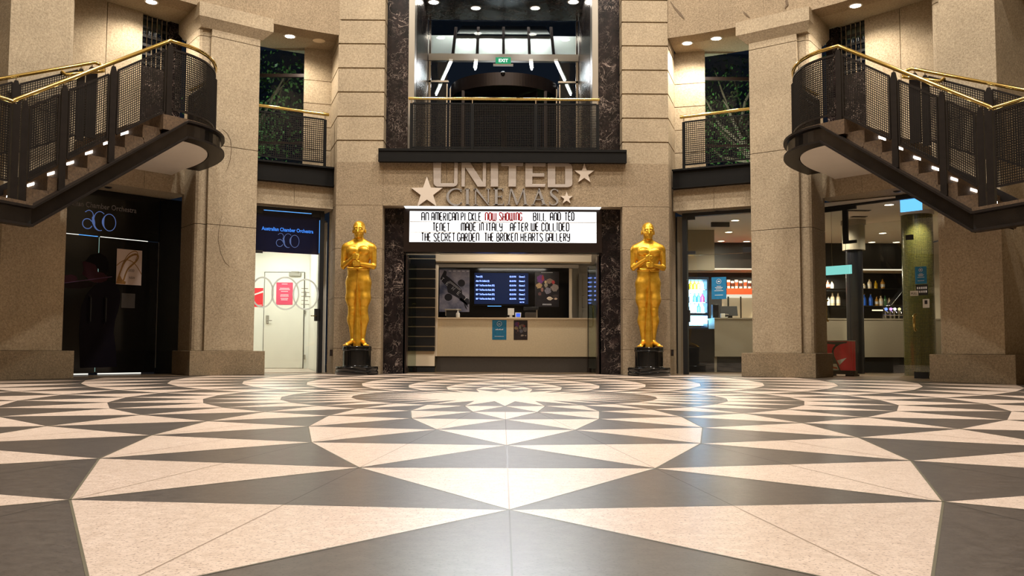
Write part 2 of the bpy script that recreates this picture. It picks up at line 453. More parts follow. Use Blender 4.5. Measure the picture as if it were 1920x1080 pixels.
# centre balcony edge and the floor of the upper hall
mb = MB(); mb.box(-2.20, 2.13, 6.78, 6.92, Z_SL0, Z_SL1); mb.box(-2.20, 2.13, 6.765, 6.80, Z_SL1-0.03, Z_SL1+0.012); mb.box(-2.2, 2.13, 6.765, 6.8, Z_SL0-0.008, Z_SL0+0.02)
struct(mb.build('trim_1', 'fascia_black'))
mb = MB(); mb.box(-3.4, 3.4, 7.76, 15, Z_SL1-0.12, Z_SL1); mb.box(-2.12, 2.06, 6.925, 7.76, Z_SL1-0.045, Z_SL1)
struct(mb.build('floor_upper_hall', 'floor_border'))

# marble flanks, their steel strips and the deep marble returns of the upper hall
for side, s in (('left', -1), ('right', 1)):
    r = sroot('column_marble_'+side, (s*1.9+OX, 7.4, 0))
    mb = MB(); a, b = sorted((s*2.098+OX, s*1.715+OX)); mb.box(a, b, 7.2, 7.45, 0, Z_HEAD-0.001)
    mb.box(a, b, 7.2, 7.6, Z_SL1+0.002, 8.6); mb.build('pilaster', 'dark_marble', r, bevel=0.004)
    mb = MB(); xo, xi = s*1.713+OX, s*1.61+OX
    mb.prism([(xo, 7.21), (xi, 7.26), (xi, 7.6), (xo, 7.6)], Z_SL1+0.002, 8.6); mb.build('steel_strip', 'satin_steel', r)
    mb = MB(); a, b = sorted((s*2.0+OX, s*1.607+OX)); mb.box(a, b, 7.62, 9.98, Z_SL1+0.002, 8.6); mb.build('return', 'dark_marble', r)

# columns of the rotunda: each a plinth, a shaft with a set-back edge towards the big bay, and a capital
def column(n, phi, flip, mir):
    f0 = frame(phi, 1)
    f = lambda u, d, z: (lambda p: (p[0]*mir, p[1], p[2]))(f0(u*flip, d, z))
    r = sroot('column_%d' % n, f(0, 7.8, 0))
    mb = MB(f); mb.box(-0.61, 0.61, 7.37, 8.3, 0, 0.39); mb.build('plinth', 'granite_plinth', r, bevel=0.006)
    mb = MB(f)
    for z0, z1 in ((0.392, 2.42), (2.428, 3.72), (3.728, 5.5), (5.508, 6.0)):
        mb.box(-0.37, 0.44, 7.44, 8.2, z0, z1)
        mb.prism([(-0.55, 8.2), (-0.55, 7.60), (-0.535, 7.545), (-0.50, 7.515), (-0.46, 7.505), (-0.37, 7.505), (-0.37, 8.2)], z0, z1)
    mb.box(-0.34, 0.41, 7.47, 8.2, 0.39, 6.0)
    mb.build('shaft', 'granite_beige', r, bevel=0.004)
    mb = MB(f); mb.box(-0.61, 0.63, 7.35, 8.45, 5.77, 5.999)
    mb.hexa([(-0.55, 7.44, 5.62), (0.47, 7.44, 5.62), (0.47, 8.3, 5.62), (-0.55, 8.3, 5.62), (-0.61, 7.35, 5.772), (0.63, 7.35, 5.772), (0.63, 8.45, 5.772), (-0.61, 8.45, 5.772)])
    mb.build('capital', 'granite_beige', r)
    return r
column(1, 37, 1, 1); column(2, 60, -1, 1); column(3, 37, 1, -1); column(4, 60, -1, -1)
column(5, 84, 1, 1); column(6, 84, 1, -1)

# ring beam: curved stone face over the bays, and the flat stone ceiling of the gallery behind it
def arc_wall(mb, R0, R1, a0, a1, z0, z1, n):
    for i in range(n):
        p, q = math.radians(a0+(a1-a0)*i/n), math.radians(a0+(a1-a0)*(i+1)/n)
        P = lambda R, a, z: (-R*math.sin(a), R*math.cos(a), z)
        mb.hexa([P(R0, p, z0), P(R1, p, z0), P(R1, q, z0), P(R0, q, z0), P(R0, p, z1), P(R1, p, z1), P(R1, q, z1), P(R0, q, z1)])
Z_BEAM = 5.97
for nme, s in (('left', 1), ('right', -1)):
    mb = MB(lambda x, y, z, s=s: (x*s, y, z))
    edges = [22.5, 29.6, 35.5, 41, 49, 60, 72, 90, 110, 130, 150, 180]
    for a, b in zip(edges[:-1], edges[1:]):
        arc_wall(mb, 7.5, 7.9, a+0.03, b-0.03, Z_BEAM, 9.0, max(2, int((b-a)/3)))
    arc_wall(mb, 7.506, 7.89, 22.5, 179.9, Z_BEAM+0.001, 9.0, 60)
    struct(mb.build('ring_beam_'+nme, 'granite_rough'))
    mb = MB(lambda x, y, z, s=s: (x*s, y, z)); arc_wall(mb, 7.5, 13.5, 22.9, 180, Z_BEAM+0.0, Z_BEAM+0.3, 50)
    # trim the slab so it starts behind the beam face
    o = MB(lambda x, y, z, s=s: (x*s, y, z)); arc_wall(o, 7.88, 8.75, 22.5, 36, Z_BEAM+0.002, Z_BEAM+0.3, 6); arc_wall(o, 7.88, 9.25, 36, 70, Z_BEAM+0.002, Z_BEAM+0.3, 20); arc_wall(o, 7.88, 11.0, 70, 180, Z_BEAM+0.002, Z_BEAM+0.3, 50)
    struct(o.build('ceiling_gallery_'+nme, 'granite_beige'))
mb = MB(); arc_wall(mb, 7.5, 7.9, -22.9, 22.9, 8.6, 9.0, 12); struct(mb.build('beam_entrance', 'granite_beige'))
mb = MB(); arc_wall(mb, 7.5, 7.9, -180, 180, 9.0, 13.2, 72); struct(mb.build('wall_drum', 'granite_beige'))
mb = MB(); mb.lathe([(7.9, 13.2), (7.9, 13.4)], n=48); struct(mb.build('ceiling', 'ceiling_white'))

# small bays (entrance side) and big bays (stairs)
F28, F49 = {}, {}
Z28L = at(550, 386, 28, 7.86)[1]          # underside of the small lintel
Z28T = at(540, 402, 28, 8.05)[1]          # top of the small glazing
ZF0, ZF1 = 3.31, 3.66                     # gallery edge
for nme, s in (('left', 1), ('right', -1)):
    f = frame(28, s); g = frame(49, s)
    # gallery edge channel of the small bay
    mb = MB(f); mb.box(-0.66, 0.72, 7.78, 8.0, ZF0+0.02, ZF1-0.02); mb.box(-0.66, 0.72, 7.73, 8.0, ZF1-0.03, ZF1); mb.box(-0.66, 0.72, 7.73, 8.0, ZF0, ZF0+0.025)
    struct(mb.build('trim_edge_'+nme, 'fascia_black'))
    # small lintel
    mb = MB(f)
    for u0, u1 in ((-0.66, 0.0), (0.005, 0.74)): mb.box(u0, u1, 7.86, 8.7, Z28L, ZF0-0.002)
    struct(mb.build('wall_lintel_'+nme, 'granite_beige'))
    # gallery floor of the small bay
    mb = MB(f); mb.box(-0.9, 0.9, 8.0, 11.6, ZF1-0.2, ZF1-0.005); struct(mb.build('slab_gallery_'+nme, 'floor_border'))
    # banded wall behind the small balcony
    poly = [(-3.1*s, 7.735), (-3.70*s, 7.56), (-3.76*s, 7.9), (-3.1*s, 8.1)]
    zz = [Z_SL0-0.3]+[z for z in UP_Z if z > ZF1-0.1 and z < 5.8]+[Z_BEAM+0.0]
    mb = MB(); coursed(mb, poly, zz, 0.014, 0.012); struct(mb.build('wall_banded_'+nme, 'granite_beige'))
    # big bay: lintel, gallery slab, back wall
    mb = MB(g)
    for u0, u1 in ((-1.3, -0.36), (-0.355, 0.46), (0.465, 1.25)): mb.box(u0, u1, 8.03, 8.9, 2.975, 3.625)
    struct(mb.build('wall_bay_lintel_'+nme, 'granite_beige'))
    mb = MB(g); mb.box(-1.6, 1.6, 8.9, 10.6, 3.3, 3.63); struct(mb.build('slab_bay_'+nme, 'floor_border'))
    # upper back wall of the gallery: one stone face to the bay, one turning away behind the pier
    mb = MB(g); mb.box(-0.03, 0.55, 8.42, 8.7, 3.64, Z_BEAM+0.0); struct(mb.build('wall_gallery_'+nme, 'granite_beige'))
    mb = MB(lambda x, y, z, s=s: (x*s, y, z)); mb.prism([(-6.372, 5.475), (-7.6, 3.9), (-7.9, 4.1), (-6.60, 5.66)], 3.64, Z_BEAM+0.0)
    struct(mb.build('wall_gallery_return_'+nme, 'granite_beige'))
    # dark marble panel and glazed strip beside it
    mb = MB(g); mb.box(0.552, 1.25, 8.44, 8.7, 3.64, 5.1); mb.box(1.03, 1.25, 8.44, 8.7, 5.1, Z_BEAM); struct(mb.build('wall_marble_'+nme, 'dark_marble'))
# closing wall of the hall behind the camera, with a gallery front
mb = MB(); arc_wall(mb, 10.6, 10.9, 76, 284, 0, 6.2, 50); struct(mb.build('wall_rear', 'granite_beige'))
mb = MB(); arc_wall(mb, 8.3, 10.6, 78, 282, 3.3, 3.66, 50); struct(mb.build('slab_rear', 'granite_beige'))
for s, nme in ((1, 'left'), (-1, 'right')):
    mb = MB(frame(72, s)); mb.box(-1.25, 1.25, 8.6, 8.9, 0, 6.1); struct(mb.build('wall_side_'+nme, 'granite_beige'))

# old stains and scratches on the stone
def stain(pts, wd, phi, d, parent=None):
    F = frame(phi); mb = MB(F); P = [at(x, y, phi, d) for x, y in pts]
    for i in range(len(P)-1):
        a, b = np.array(P[i]), np.array(P[i+1]); v = (b-a)/np.linalg.norm(b-a); n = np.array([-v[1], v[0]]); w0, w1 = wd[i]/3.4, wd[i+1]/3.4
        mb.plate([tuple(a-n*w0), tuple(b-n*w1), tuple(b+n*w1), tuple(a+n*w0)], d-0.001, d+0.0005)
    r = [o for o in bpy.data.objects if o.name == parent][0]
    return mb.build('stain', 'stain', r, fix=False)
stain([(417, 242), (426, 250), (432, 262), (434, 280), (432, 298), (428, 312), (424, 322)], [.01, .018, .022, .016, .02, .012, .006], 37, 7.438, 'column_1')
stain([(417, 400), (411, 425), (409, 450), (414, 475), (422, 492), (431, 500)], [.006, .012, .014, .010, .014, .006], 37, 7.438, 'column_1')

stain([(1257, 2), (1263, 12), (1269, 19), (1276, 27), (1283, 35)], [.012, .03, .05, .07, .02], -24, 7.488, 'ring_beam_right')
stain([(1394, 22), (1399, 27), (1406, 33)], [.02, .05, .012], -32.5, 7.488, 'ring_beam_right')
stain([(1474, 0), (1476, 8), (1471, 16)], [.08, .07, .02], -38, 7.488, 'ring_beam_right')
# ================================================================== STATUES
def surface_nets(val, org, h):
    ins = val < 0; nx, ny, nz = val.shape
    c = np.zeros((nx-1, ny-1, nz-1), np.int8); sl = lambda a, d: a[d[0]:d[0]+nx-1, d[1]:d[1]+ny-1, d[2]:d[2]+nz-1]
    cor = [(i, j, k) for i in (0, 1) for j in (0, 1) for k in (0, 1)]
    for d in cor: c += sl(ins, d)
    act = (c > 0) & (c < 8); I = np.argwhere(act); idx = -np.ones(act.shape, np.int64); idx[act] = np.arange(len(I))
    P = np.zeros((len(I), 3)); W = np.zeros(len(I))
    cv = {d: val[I[:, 0]+d[0], I[:, 1]+d[1], I[:, 2]+d[2]] for d in cor}
    for a in cor:
        for ax in range(3):
            if a[ax] == 0:
                b = list(a); b[ax] = 1; b = tuple(b); va, vb = cv[a], cv[b]; cr = (va < 0) != (vb < 0)
                t = np.where(cr, va/(va-vb+1e-12), 0)
                q = np.tile(np.array(a, float), (len(I), 1)); q[:, ax] += t
                P[cr] += q[cr]; W[cr] += 1
    V = (I+P/W[:, None])*h+np.array(org)
    F = []
    for ax in range(3):
        o1, o2 = (ax+1) % 3, (ax+2) % 3
        s0 = [slice(1, n-1) for n in val.shape]; s1 = list(s0); s0[ax] = slice(0, val.shape[ax]-1); s1[ax] = slice(1, val.shape[ax])
        A, B = ins[tuple(s0)], ins[tuple(s1)]
        for flip, msk in ((False, A & ~B), (True, ~A & B)):
            J = np.argwhere(msk)
            if not len(J): continue
            J[:, o1] += 1; J[:, o2] += 1
            def g(d1, d2):
                K = J.copy(); K[:, o1] -= d1; K[:, o2] -= d2; return idx[K[:, 0], K[:, 1], K[:, 2]]
            q = np.stack([g(1, 1), g(0, 1), g(0, 0), g(1, 0)], 1)
            F.append(q[:, ::-1] if flip else q)
    return V, np.concatenate(F)
def statue_figure():
    h = 0.0075; lo = (-0.36, -0.30, -0.02); hi = (0.36, 0.26, 2.17)
    ax = [np.arange(lo[i], hi[i], h, dtype=np.float32) for i in range(3)]
    X, Y, Z = np.meshgrid(*ax, indexing='ij')
    def cap(a, b, r0, r1):
        a = np.array(a, np.float32); b = np.array(b, np.float32); d = b-a; L = d@d
        t = np.clip(((X-a[0])*d[0]+(Y-a[1])*d[1]+(Z-a[2])*d[2])/L, 0, 1)
        return np.sqrt((X-a[0]-t*d[0])**2+(Y-a[1]-t*d[1])**2+(Z-a[2]-t*d[2])**2)-(r0+(r1-r0)*t)
    def ell(c, r):
        x, y, z = X-c[0], Y-c[1], Z-c[2]
        k0 = np.sqrt((x/r[0])**2+(y/r[1])**2+(z/r[2])**2); k1 = np.sqrt((x/r[0]**2)**2+(y/r[1]**2)**2+(z/r[2]**2)**2)+1e-6
        return k0*(k0-1)/k1
    def box(c, r, rd):
        q = [np.abs(X-c[0])-r[0]+rd, np.abs(Y-c[1])-r[1]+rd, np.abs(Z-c[2])-r[2]+rd]
        return np.sqrt(sum(np.maximum(v, 0)**2 for v in q))+np.minimum(np.maximum(np.maximum(q[0], q[1]), q[2]), 0)-rd
    def sm(a, b, k):
        hh = np.clip(0.5+0.5*(b-a)/k, 0, 1); return b+(a-b)*hh-k*hh*(1-hh)
    def sub(a, b, k):
        return -sm(-a, b, k)
    # trunk
    D = ell((0, 0.0, 1.54), (0.205, 0.13, 0.20))
    D = sm(D, ell((0, 0.0, 1.28), (0.186, 0.112, 0.22)), 0.06)
    D = sm(D, ell((0, 0.01, 1.10), (0.192, 0.122, 0.15)), 0.08)
    D = sm(D, cap((-0.17, 0.01, 1.665), (0.17, 0.01, 1.665), 0.075, 0.075), 0.06)
    for s in (-1, 1):
        D = sm(D, cap((s*0.03, 0.015, 1.80), (s*0.20, 0.01, 1.69), 0.045, 0.055), 0.05)
    for s in (-1, 1):
        D = sm(D, ell((s*0.098, -0.098, 1.605), (0.098, 0.05, 0.075)), 0.018)          # chest
        D = sm(D, cap((s*0.098, 0.02, 1.06), (s*0.105, 0.0, 0.80), 0.118, 0.097), 0.06)   # thigh
        D = sm(D, cap((s*0.105, 0.0, 0.80), (s*0.090, 0.0, 0.60), 0.097, 0.066), 0.06)
        D = sm(D, cap((s*0.090, 0.0, 0.60), (s*0.098, 0.02, 0.45), 0.066, 0.072), 0.05)    # knee to calf
        D = sm(D, cap((s*0.098, 0.02, 0.45), (s*0.080, 0.02, 0.12), 0.072, 0.040), 0.05)
        D = sm(D, ell((s*0.120, 0.02, 0.47), (0.046, 0.06, 0.12)), 0.04)
        D = sm(D, ell((s*0.090, -0.040, 0.605), (0.036, 0.03, 0.05)), 0.04)
        # foot: heel, instep, spread toes
        D = sm(D, ell((s*0.085, 0.045, 0.045), (0.042, 0.05, 0.05)), 0.03)
        D = sm(D, cap((s*0.085, 0.01, 0.075), (s*0.155, -0.14, 0.03), 0.044, 0.030), 0.04)
        for j, (dx, ln) in enumerate(((-0.030, 0.205), (-0.008, 0.200), (0.012, 0.188), (0.030, 0.172), (0.046, 0.155))):
            D = sm(D, cap((s*(0.150+dx*0.8), -0.12, 0.022), (s*(0.163+dx), -ln+0.01, 0.016), 0.014, 0.012), 0.008)
    D = sm(D, ell((0, 0.09, 1.08), (0.17, 0.07, 0.12)), 0.05)
    # neck and head
    D = sm(D, cap((0, 0.015, 1.70), (0, -0.005, 1.90), 0.072, 0.062), 0.04)
    D = sm(D, ell((0, 0.01, 2.005), (0.103, 0.122, 0.116)), 0.03)
    D = sm(D, ell((0, -0.03, 1.92), (0.080, 0.088, 0.107)), 0.04)
    D = sm(D, ell((0, -0.088, 1.842), (0.034, 0.028, 0.026)), 0.025)                     # chin
    D = sm(D, cap((-0.055, -0.098, 1.995), (0.055, -0.098, 1.995), 0.014, 0.014), 0.02)  # brow
    for s in (-1, 1):
        D = sub(D, ell((s*0.038, -0.128, 1.965), (0.027, 0.022, 0.020)), 0.012)          # eye hollow
        D = sm(D, ell((s*0.037, -0.104, 1.962), (0.019, 0.014, 0.012)), 0.005)           # eye
        D = sm(D, ell((s*0.105, 0.015, 1.945), (0.014, 0.026, 0.040)), 0.008)             # ear
        D = sm(D, ell((s*0.052, -0.082, 1.915), (0.028, 0.022, 0.030)), 0.02)             # cheek
    D = sm(D, cap((0, -0.113, 1.985), (0, -0.140, 1.913), 0.009, 0.016), 0.010)         # nose
    D = sm(D, cap((-0.024, -0.108, 1.880), (0.024, -0.108, 1.880), 0.009, 0.009), 0.007)  # lips
    D = sm(D, cap((-0.019, -0.106, 1.866), (0.019, -0.106, 1.866), 0.009, 0.009), 0.006)
    # arms: shoulder, upper arm, elbow, forearm folded over the chest
    for s in (-1, 1):
        D = sm(D, ell((s*0.232, 0.01, 1.655), (0.064, 0.068, 0.075)), 0.03)
        D = sm(D, cap((s*0.243, 0.012, 1.63), (s*0.256, -0.005, 1.36), 0.056, 0.046), 0.018)
    fa = cap((-0.254, -0.02, 1.345), (-0.075, -0.165, 1.470), 0.047, 0.033)
    fb = cap((0.254, -0.02, 1.345), (0.045, -0.160, 1.372), 0.047, 0.033)
    D = sm(D, fa, 0.014); D = sm(D, fb, 0.014)
    # hands: palm, four fingers closed round the strut, thumb at the side
    for (sx, pz, px) in ((-1, 1.490, -0.035), (1, 1.378, 0.012)):
        D = sm(D, box((px, -0.188, pz), (0.046, 0.026, 0.047), 0.018), 0.016)
        for j in range(4):
            z = pz+0.036-0.024*j; L = (0.050, 0.056, 0.052, 0.040)[j]
            D = sm(D, cap((px-sx*0.030, -0.206, z), (px-sx*(0.030+L*0.75), -0.200, z-0.003), 0.0125, 0.011), 0.005)
            D = sm(D, cap((px-sx*(0.030+L*0.75), -0.200, z-0.003), (px-sx*(0.022+L*0.6), -0.168, z-0.004), 0.011, 0.009), 0.005)
        D = sm(D, cap((px+sx*0.020, -0.200, pz+0.03), (px-sx*0.022, -0.212, pz+0.062), 0.015, 0.011), 0.007)
    # waist band and the hip lines
    D = np.minimum(D, np.maximum(np.abs(Z-1.292-0.0*X)-0.012, sm(ell((0, 0.0, 1.292), (0.196, 0.124, 0.2)), D-0.008, 0.01)))
    for s in (-1, 1):
        D = sub(D, cap((s*0.205, -0.055, 1.165), (s*0.11, -0.128, 1.105), 0.0075, 0.0075), 0.006)
        D = sub(D, cap((s*0.11, -0.128, 1.105), (s*0.045, -0.118, 0.90), 0.0075, 0.006), 0.006)
    D = np.maximum(D, -(Z-0.0))
    return surface_nets(D.astype(np.float64), lo, h)
def make_statue():
    sx, sy = atZ(667.5, 703.1, 0); sx = -2.475
    root = thing('golden_statue', 'golden standing statue with folded arms on black pedestal, orchestra side of the cinema entrance', 'statue', (sx, 6.52, 0), 'golden statues flanking the entrance')
    pb = MB(lambda x, y, z: (sx+x, 6.52+y, z))
    pb.lathe([(0.352, 0.0), (0.358, 0.012), (0.358, 0.055), (0.345, 0.068), (0.352, 0.080), (0.356, 0.10), (0.356, 0.128), (0.345, 0.138)], n=56)
    pb.build('pedestal_foot', 'black_gloss', root, smooth=True, angle=30)
    pb = MB(lambda x, y, z: (sx+x, 6.52+y, z))
    pb.lathe([(0.240, 0.139), (0.240, 0.150), (0.236, 0.156), (0.236, 0.398), (0.245, 0.404), (0.250, 0.412), (0.250, 0.420), (0.243, 0.428), (0.243, 0.470), (0.238, 0.476)], n=56)
    pb.build('pedestal_drum', 'black_gloss', root, smooth=True, angle=30)
    V, F = statue_figure()
    k = 1.007; fb = MB(); fb.v = [(sx+x*k, 6.52+0.03+y*k, 0.476+z*k) for x, y, z in V.tolist()]; fb.f = [tuple(q) for q in F.tolist()]; fb.m = [0]*len(fb.f)
    o = fb.build('figure', 'gold', root, smooth=True, fix=False, angle=180)
    sm_ = o.modifiers.new('soft', 'SMOOTH'); sm_.iterations = 3; sm_.factor = 0.5
    # the ridged strut running from the hands down between the legs
    q = lambda z: 0.476+z*k
    sb = MB()
    yb, yf = 6.55-0.02, 6.55
    def ring(z, hw, dep): return [(sx-hw, yf-dep*0.55, q(z)), (sx-hw*0.35, yf-dep, q(z)), (sx, yf-dep-0.012, q(z)), (sx+hw*0.35, yf-dep, q(z)), (sx+hw, yf-dep*0.55, q(z)), (sx+hw, yf-0.01, q(z)), (sx-hw, yf-0.01, q(z))]
    lv = [(1.285, 0.020, 0.128), (1.10, 0.024, 0.138), (0.85, 0.040, 0.12), (0.60, 0.052, 0.10), (0.30, 0.058, 0.09), (0.0, 0.064, 0.09)]
    n = 7; vs_ = [p for z, hw, dep in lv for p in ring(z, hw, dep)]
    fs = [tuple(range(n)), tuple(range((len(lv)-1)*n, len(lv)*n))]+[(i*n+j, i*n+(j+1) % n, (i+1)*n+(j+1) % n, (i+1)*n+j) for i in range(len(lv)-1) for j in range(n)]
    sb.add(vs_, fs); sb.build('support_strut', 'gold', root, smooth=True, angle=25)
    sb = MB(); sb.tube([(sx-0.165, 6.55-0.16, q(1.312)), (sx-0.12, 6.55-0.175, q(1.303)), (sx+0.06, 6.55-0.17, q(1.303)), (sx+0.09, 6.55-0.14, q(1.31))], 0.012, 8)
    sb.build('cross_bar', 'gold', root, smooth=True)
    return root
st = make_statue()
st2 = copy_tree(st); st2.location = (2.475-0.02, 6.52, 0)
st2['label'] = 'golden standing statue with folded arms on black pedestal, bar side of the cinema entrance'

# ================================================================== LETTERING OF THE CINEMA FRONT
def px_plate(mb, pts, Y0, Y1, ox=760, oy=300, k=9.6):
    mb.plate([atY(ox+x/k, oy+y/k, Y0) for x, y in pts], Y0, Y1)
def ribbon(mb, pts, ws, Y0, Y1, P):
    """flat stroke of varying width, cut from plate"""
    p = [np.array(q, float) for q in pts]; n = len(p); L, R = [], []
    for i in range(n):
        d = p[min(i+1, n-1)]-p[max(i-1, 0)]; d /= np.linalg.norm(d)+1e-9; nn = np.array([-d[1], d[0]]); wv = ws[i] if isinstance(ws, (list, tuple)) else ws
        L.append(p[i]+nn*wv/2); R.append(p[i]-nn*wv/2)
    for i in range(n-1): mb.plate([P(*L[i]), P(*L[i+1]), P(*R[i+1]), P(*R[i])], Y0, Y1)
def star_pts(cx, cy, R):
    return [(cx+(R if i % 2 == 0 else R*0.40)*math.sin(math.pi*i/5), cy-(R if i % 2 == 0 else R*0.40)*math.cos(math.pi*i/5)) for i in range(10)]
SY0, SY1 = 6.862, 6.897
sg = thing('cinema_sign', 'raised silver letters spelling the cinema name with three stars on stone above the title board', 'sign', (-0.03, 6.9, 3.2))
D2 = 1728
mb = MB()
UNI = [[(500,45),(645,45),(640,420),(875,420),(880,45),(948,45),(940,425),(920,460),(875,480),(570,480),(530,460),(508,425)],
       [(1010,45),(1170,45),(1390,395),(1395,45),(1455,45),(1450,480),(1300,480),(1076,135),(1070,480),(1010,480)],
       [(1535,45),(1672,45),(1672,480),(1535,480)],
       [(1725,50),(D2+395,50),(D2+388,105),(D2+268,105),(D2+265,480),(1855,480),(1860,105),(1725,105)],
       [(D2+430,55),(D2+800,55),(D2+795,110),(D2+565,110),(D2+565,240),(D2+775,240),(D2+775,300),(D2+560,300),(D2+560,435),(D2+795,432),(D2+788,485),(D2+430,485)],
       [(D2+835,55),(D2+972,55),(D2+972,488),(D2+835,488)], [(D2+972,55),(D2+1200,55),(D2+1255,78),(D2+1278,125),(D2+1278,435),(D2+1255,470),(D2+1200,488),(D2+972,488),(D2+972,435),(D2+1148,435),(D2+1148,115),(D2+972,115)]]
names = ['U', 'N', 'I', 'T', 'E', 'D', 'D']
for pl in UNI[:5]:
    mb = MB(); px_plate(mb, pl, SY0, SY1); mb.build('letter', 'sign_silver', sg, bevel=0.004)
mb = MB(); px_plate(mb, UNI[5], SY0, SY1); px_plate(mb, UNI[6], SY0, SY1); mb.build('letter', 'sign_silver', sg)
def P1(x, y): return atY(760+x/9.6, 300+y/9.6, SY0)
def serif_letter(polys, strokes=()):
    mb = MB()
    for pl in polys: px_plate(mb, pl, SY0+0.006, SY1)
    for pts, ws in strokes: ribbon(mb, pts, ws, SY0+0.006, SY1, P1)
    mb.build('letter', 'sign_pewter', sg)
def arcp(cx, cy, rx, ry, a0, a1, n=26): return [(cx+rx*math.cos(math.radians(a0+(a1-a0)*i/n)), cy+ry*math.sin(math.radians(a0+(a1-a0)*i/n))) for i in range(n+1)]
def bx(x0, x1, y0, y1): return [(x0, y0), (x1, y0), (x1, y1), (x0, y1)]
T, Bm = 515, 808
serif_letter([[(1000, 515), (1010, 515), (1010, 585), (985, 560)], [(1005, 745), (1015, 760), (1000, 790), (985, 780)]], [(arcp(910, 662, 150, 145, -48, -312), [12+34*max(0, math.cos(math.pi*(i/26-0.5)))**2 for i in range(27)])])
serif_letter([bx(1092, 1142, T, Bm), bx(1075, 1160, T, T+10), bx(1075, 1160, Bm-10, Bm)])
serif_letter([bx(1255, 1276, T+10, Bm), [(1245, T), (1292, T), (1512, Bm+4), (1490, Bm+4)], bx(1484, 1505, T, Bm-40), bx(1225, 1268, T, T+9), bx(1225, 1305, Bm-9, Bm), bx(1460, 1530, T, T+9)])
serif_letter([bx(1612, 1662, T, Bm), bx(1585, 1760, T, T+12), bx(1585, 1775, Bm-14, Bm), bx(1660, 1740, 652, 666), [(1745, T), (1762, T), (1762, T+55), (1752, T+45)], [(1770, Bm), (1760, Bm), (1766, Bm-62), (1778, Bm-50)], bx(1730, 1742, 632, 690)])
mo = D2
serif_letter([[(mo+160, T), (mo+180, T), (mo+142, Bm), (mo+122, Bm)], [(mo+165, T), (mo+190, T), (mo+300, Bm-40), (mo+278, Bm+2), (mo+262, Bm-10)], [(mo+395, T), (mo+412, T), (mo+295, Bm-10), (mo+278, Bm+2)], [(mo+390, T), (mo+412, T), (mo+462, Bm), (mo+415, Bm)], bx(mo+95, mo+168, Bm-9, Bm), bx(mo+392, mo+488, Bm-9, Bm)])
serif_letter([[(mo+670, T-4), (mo+690, T-4), (mo+798, Bm), (mo+748, Bm), (mo+668, T+60)], [(mo+672, T+10), (mo+688, T+30), (mo+580, Bm), (mo+560, Bm)], bx(mo+618, mo+745, 706, 718), bx(mo+535, mo+612, Bm-9, Bm), bx(mo+720, mo+828, Bm-9, Bm)])
serif_letter([], [([(mo+1012, 560), (mo+985, 530), (mo+945, 524), (mo+905, 545), (mo+890, 585), (mo+910, 628), (mo+960, 668), (mo+1005, 715), (mo+1010, 760), (mo+975, 798), (mo+930, 808), (mo+885, 795), (mo+872, 760)], [8, 14, 18, 26, 38, 46, 50, 44, 36, 24, 16, 12, 6]), ([(mo+1014, 528), (mo+1018, 575)], 10), ([(mo+868, 745), (mo+868, 802)], 10)])
for cx, cy_, R in ((388, 592, 298), (D2+1494, 246, 186), (D2+1176, 684, 116)):
    mb = MB(); px_plate(mb, star_pts(cx, cy_, R), SY0-0.004, SY1); part_label(mb.build('star', 'sign_star', sg), 'pale five-pointed star')

# ------------------------------------------------------------------ illuminated title board
MY = 7.16
mq = thing('title_board', 'illuminated white cinema title board with three rows of black and red letters', 'lightbox', (-0.03, 7.3, 2.3))
def MX(x, y, Y=MY): return atY(x, y, Y)
mb = MB(); (x0, z1), (x1, z0) = MX(757.5, 391.5), MX(1128.5, 474)
(fx0, fz1), (fx1, fz0) = MX(768, 395.5), MX(1118.5, 455.5)
for a, b, c, d in ((x0, x1, fz1, z1), (x0, x1, z0, fz0), (x0, fx0, fz0, fz1), (fx1, x1, fz0, fz1)): mb.box(a, b, MY, 7.42, c, d)
mb.build('frame', 'bronze_dark', mq)
mb = MB(); mb.box(fx0+0.001, fx1-0.001, MY+0.02, 7.40, fz0+0.001, fz1-0.001); mb.build('light_panel', 'marquee_face', mq)
mb = MB()
for y in (415.6, 435.2): a, z = MX(768.6, y, MY+0.01); b, _ = MX(1118, y, MY+0.01); mb.box(a, b, MY+0.006, MY+0.019, z-0.005, z+0.005)
mb.build('letter_rail', 'paper_white', mq)
mb = MB(); mb.box(-1.76, 1.70, 6.93, MY-0.004, Z_HEAD-0.012, Z_HEAD-0.002); part_label(mb.build('soffit_glow', 'soffit_glow_white', mq), 'added glowing strip in place of the lit soffit')  # added strip glows in place of the stone soffit lit by the board
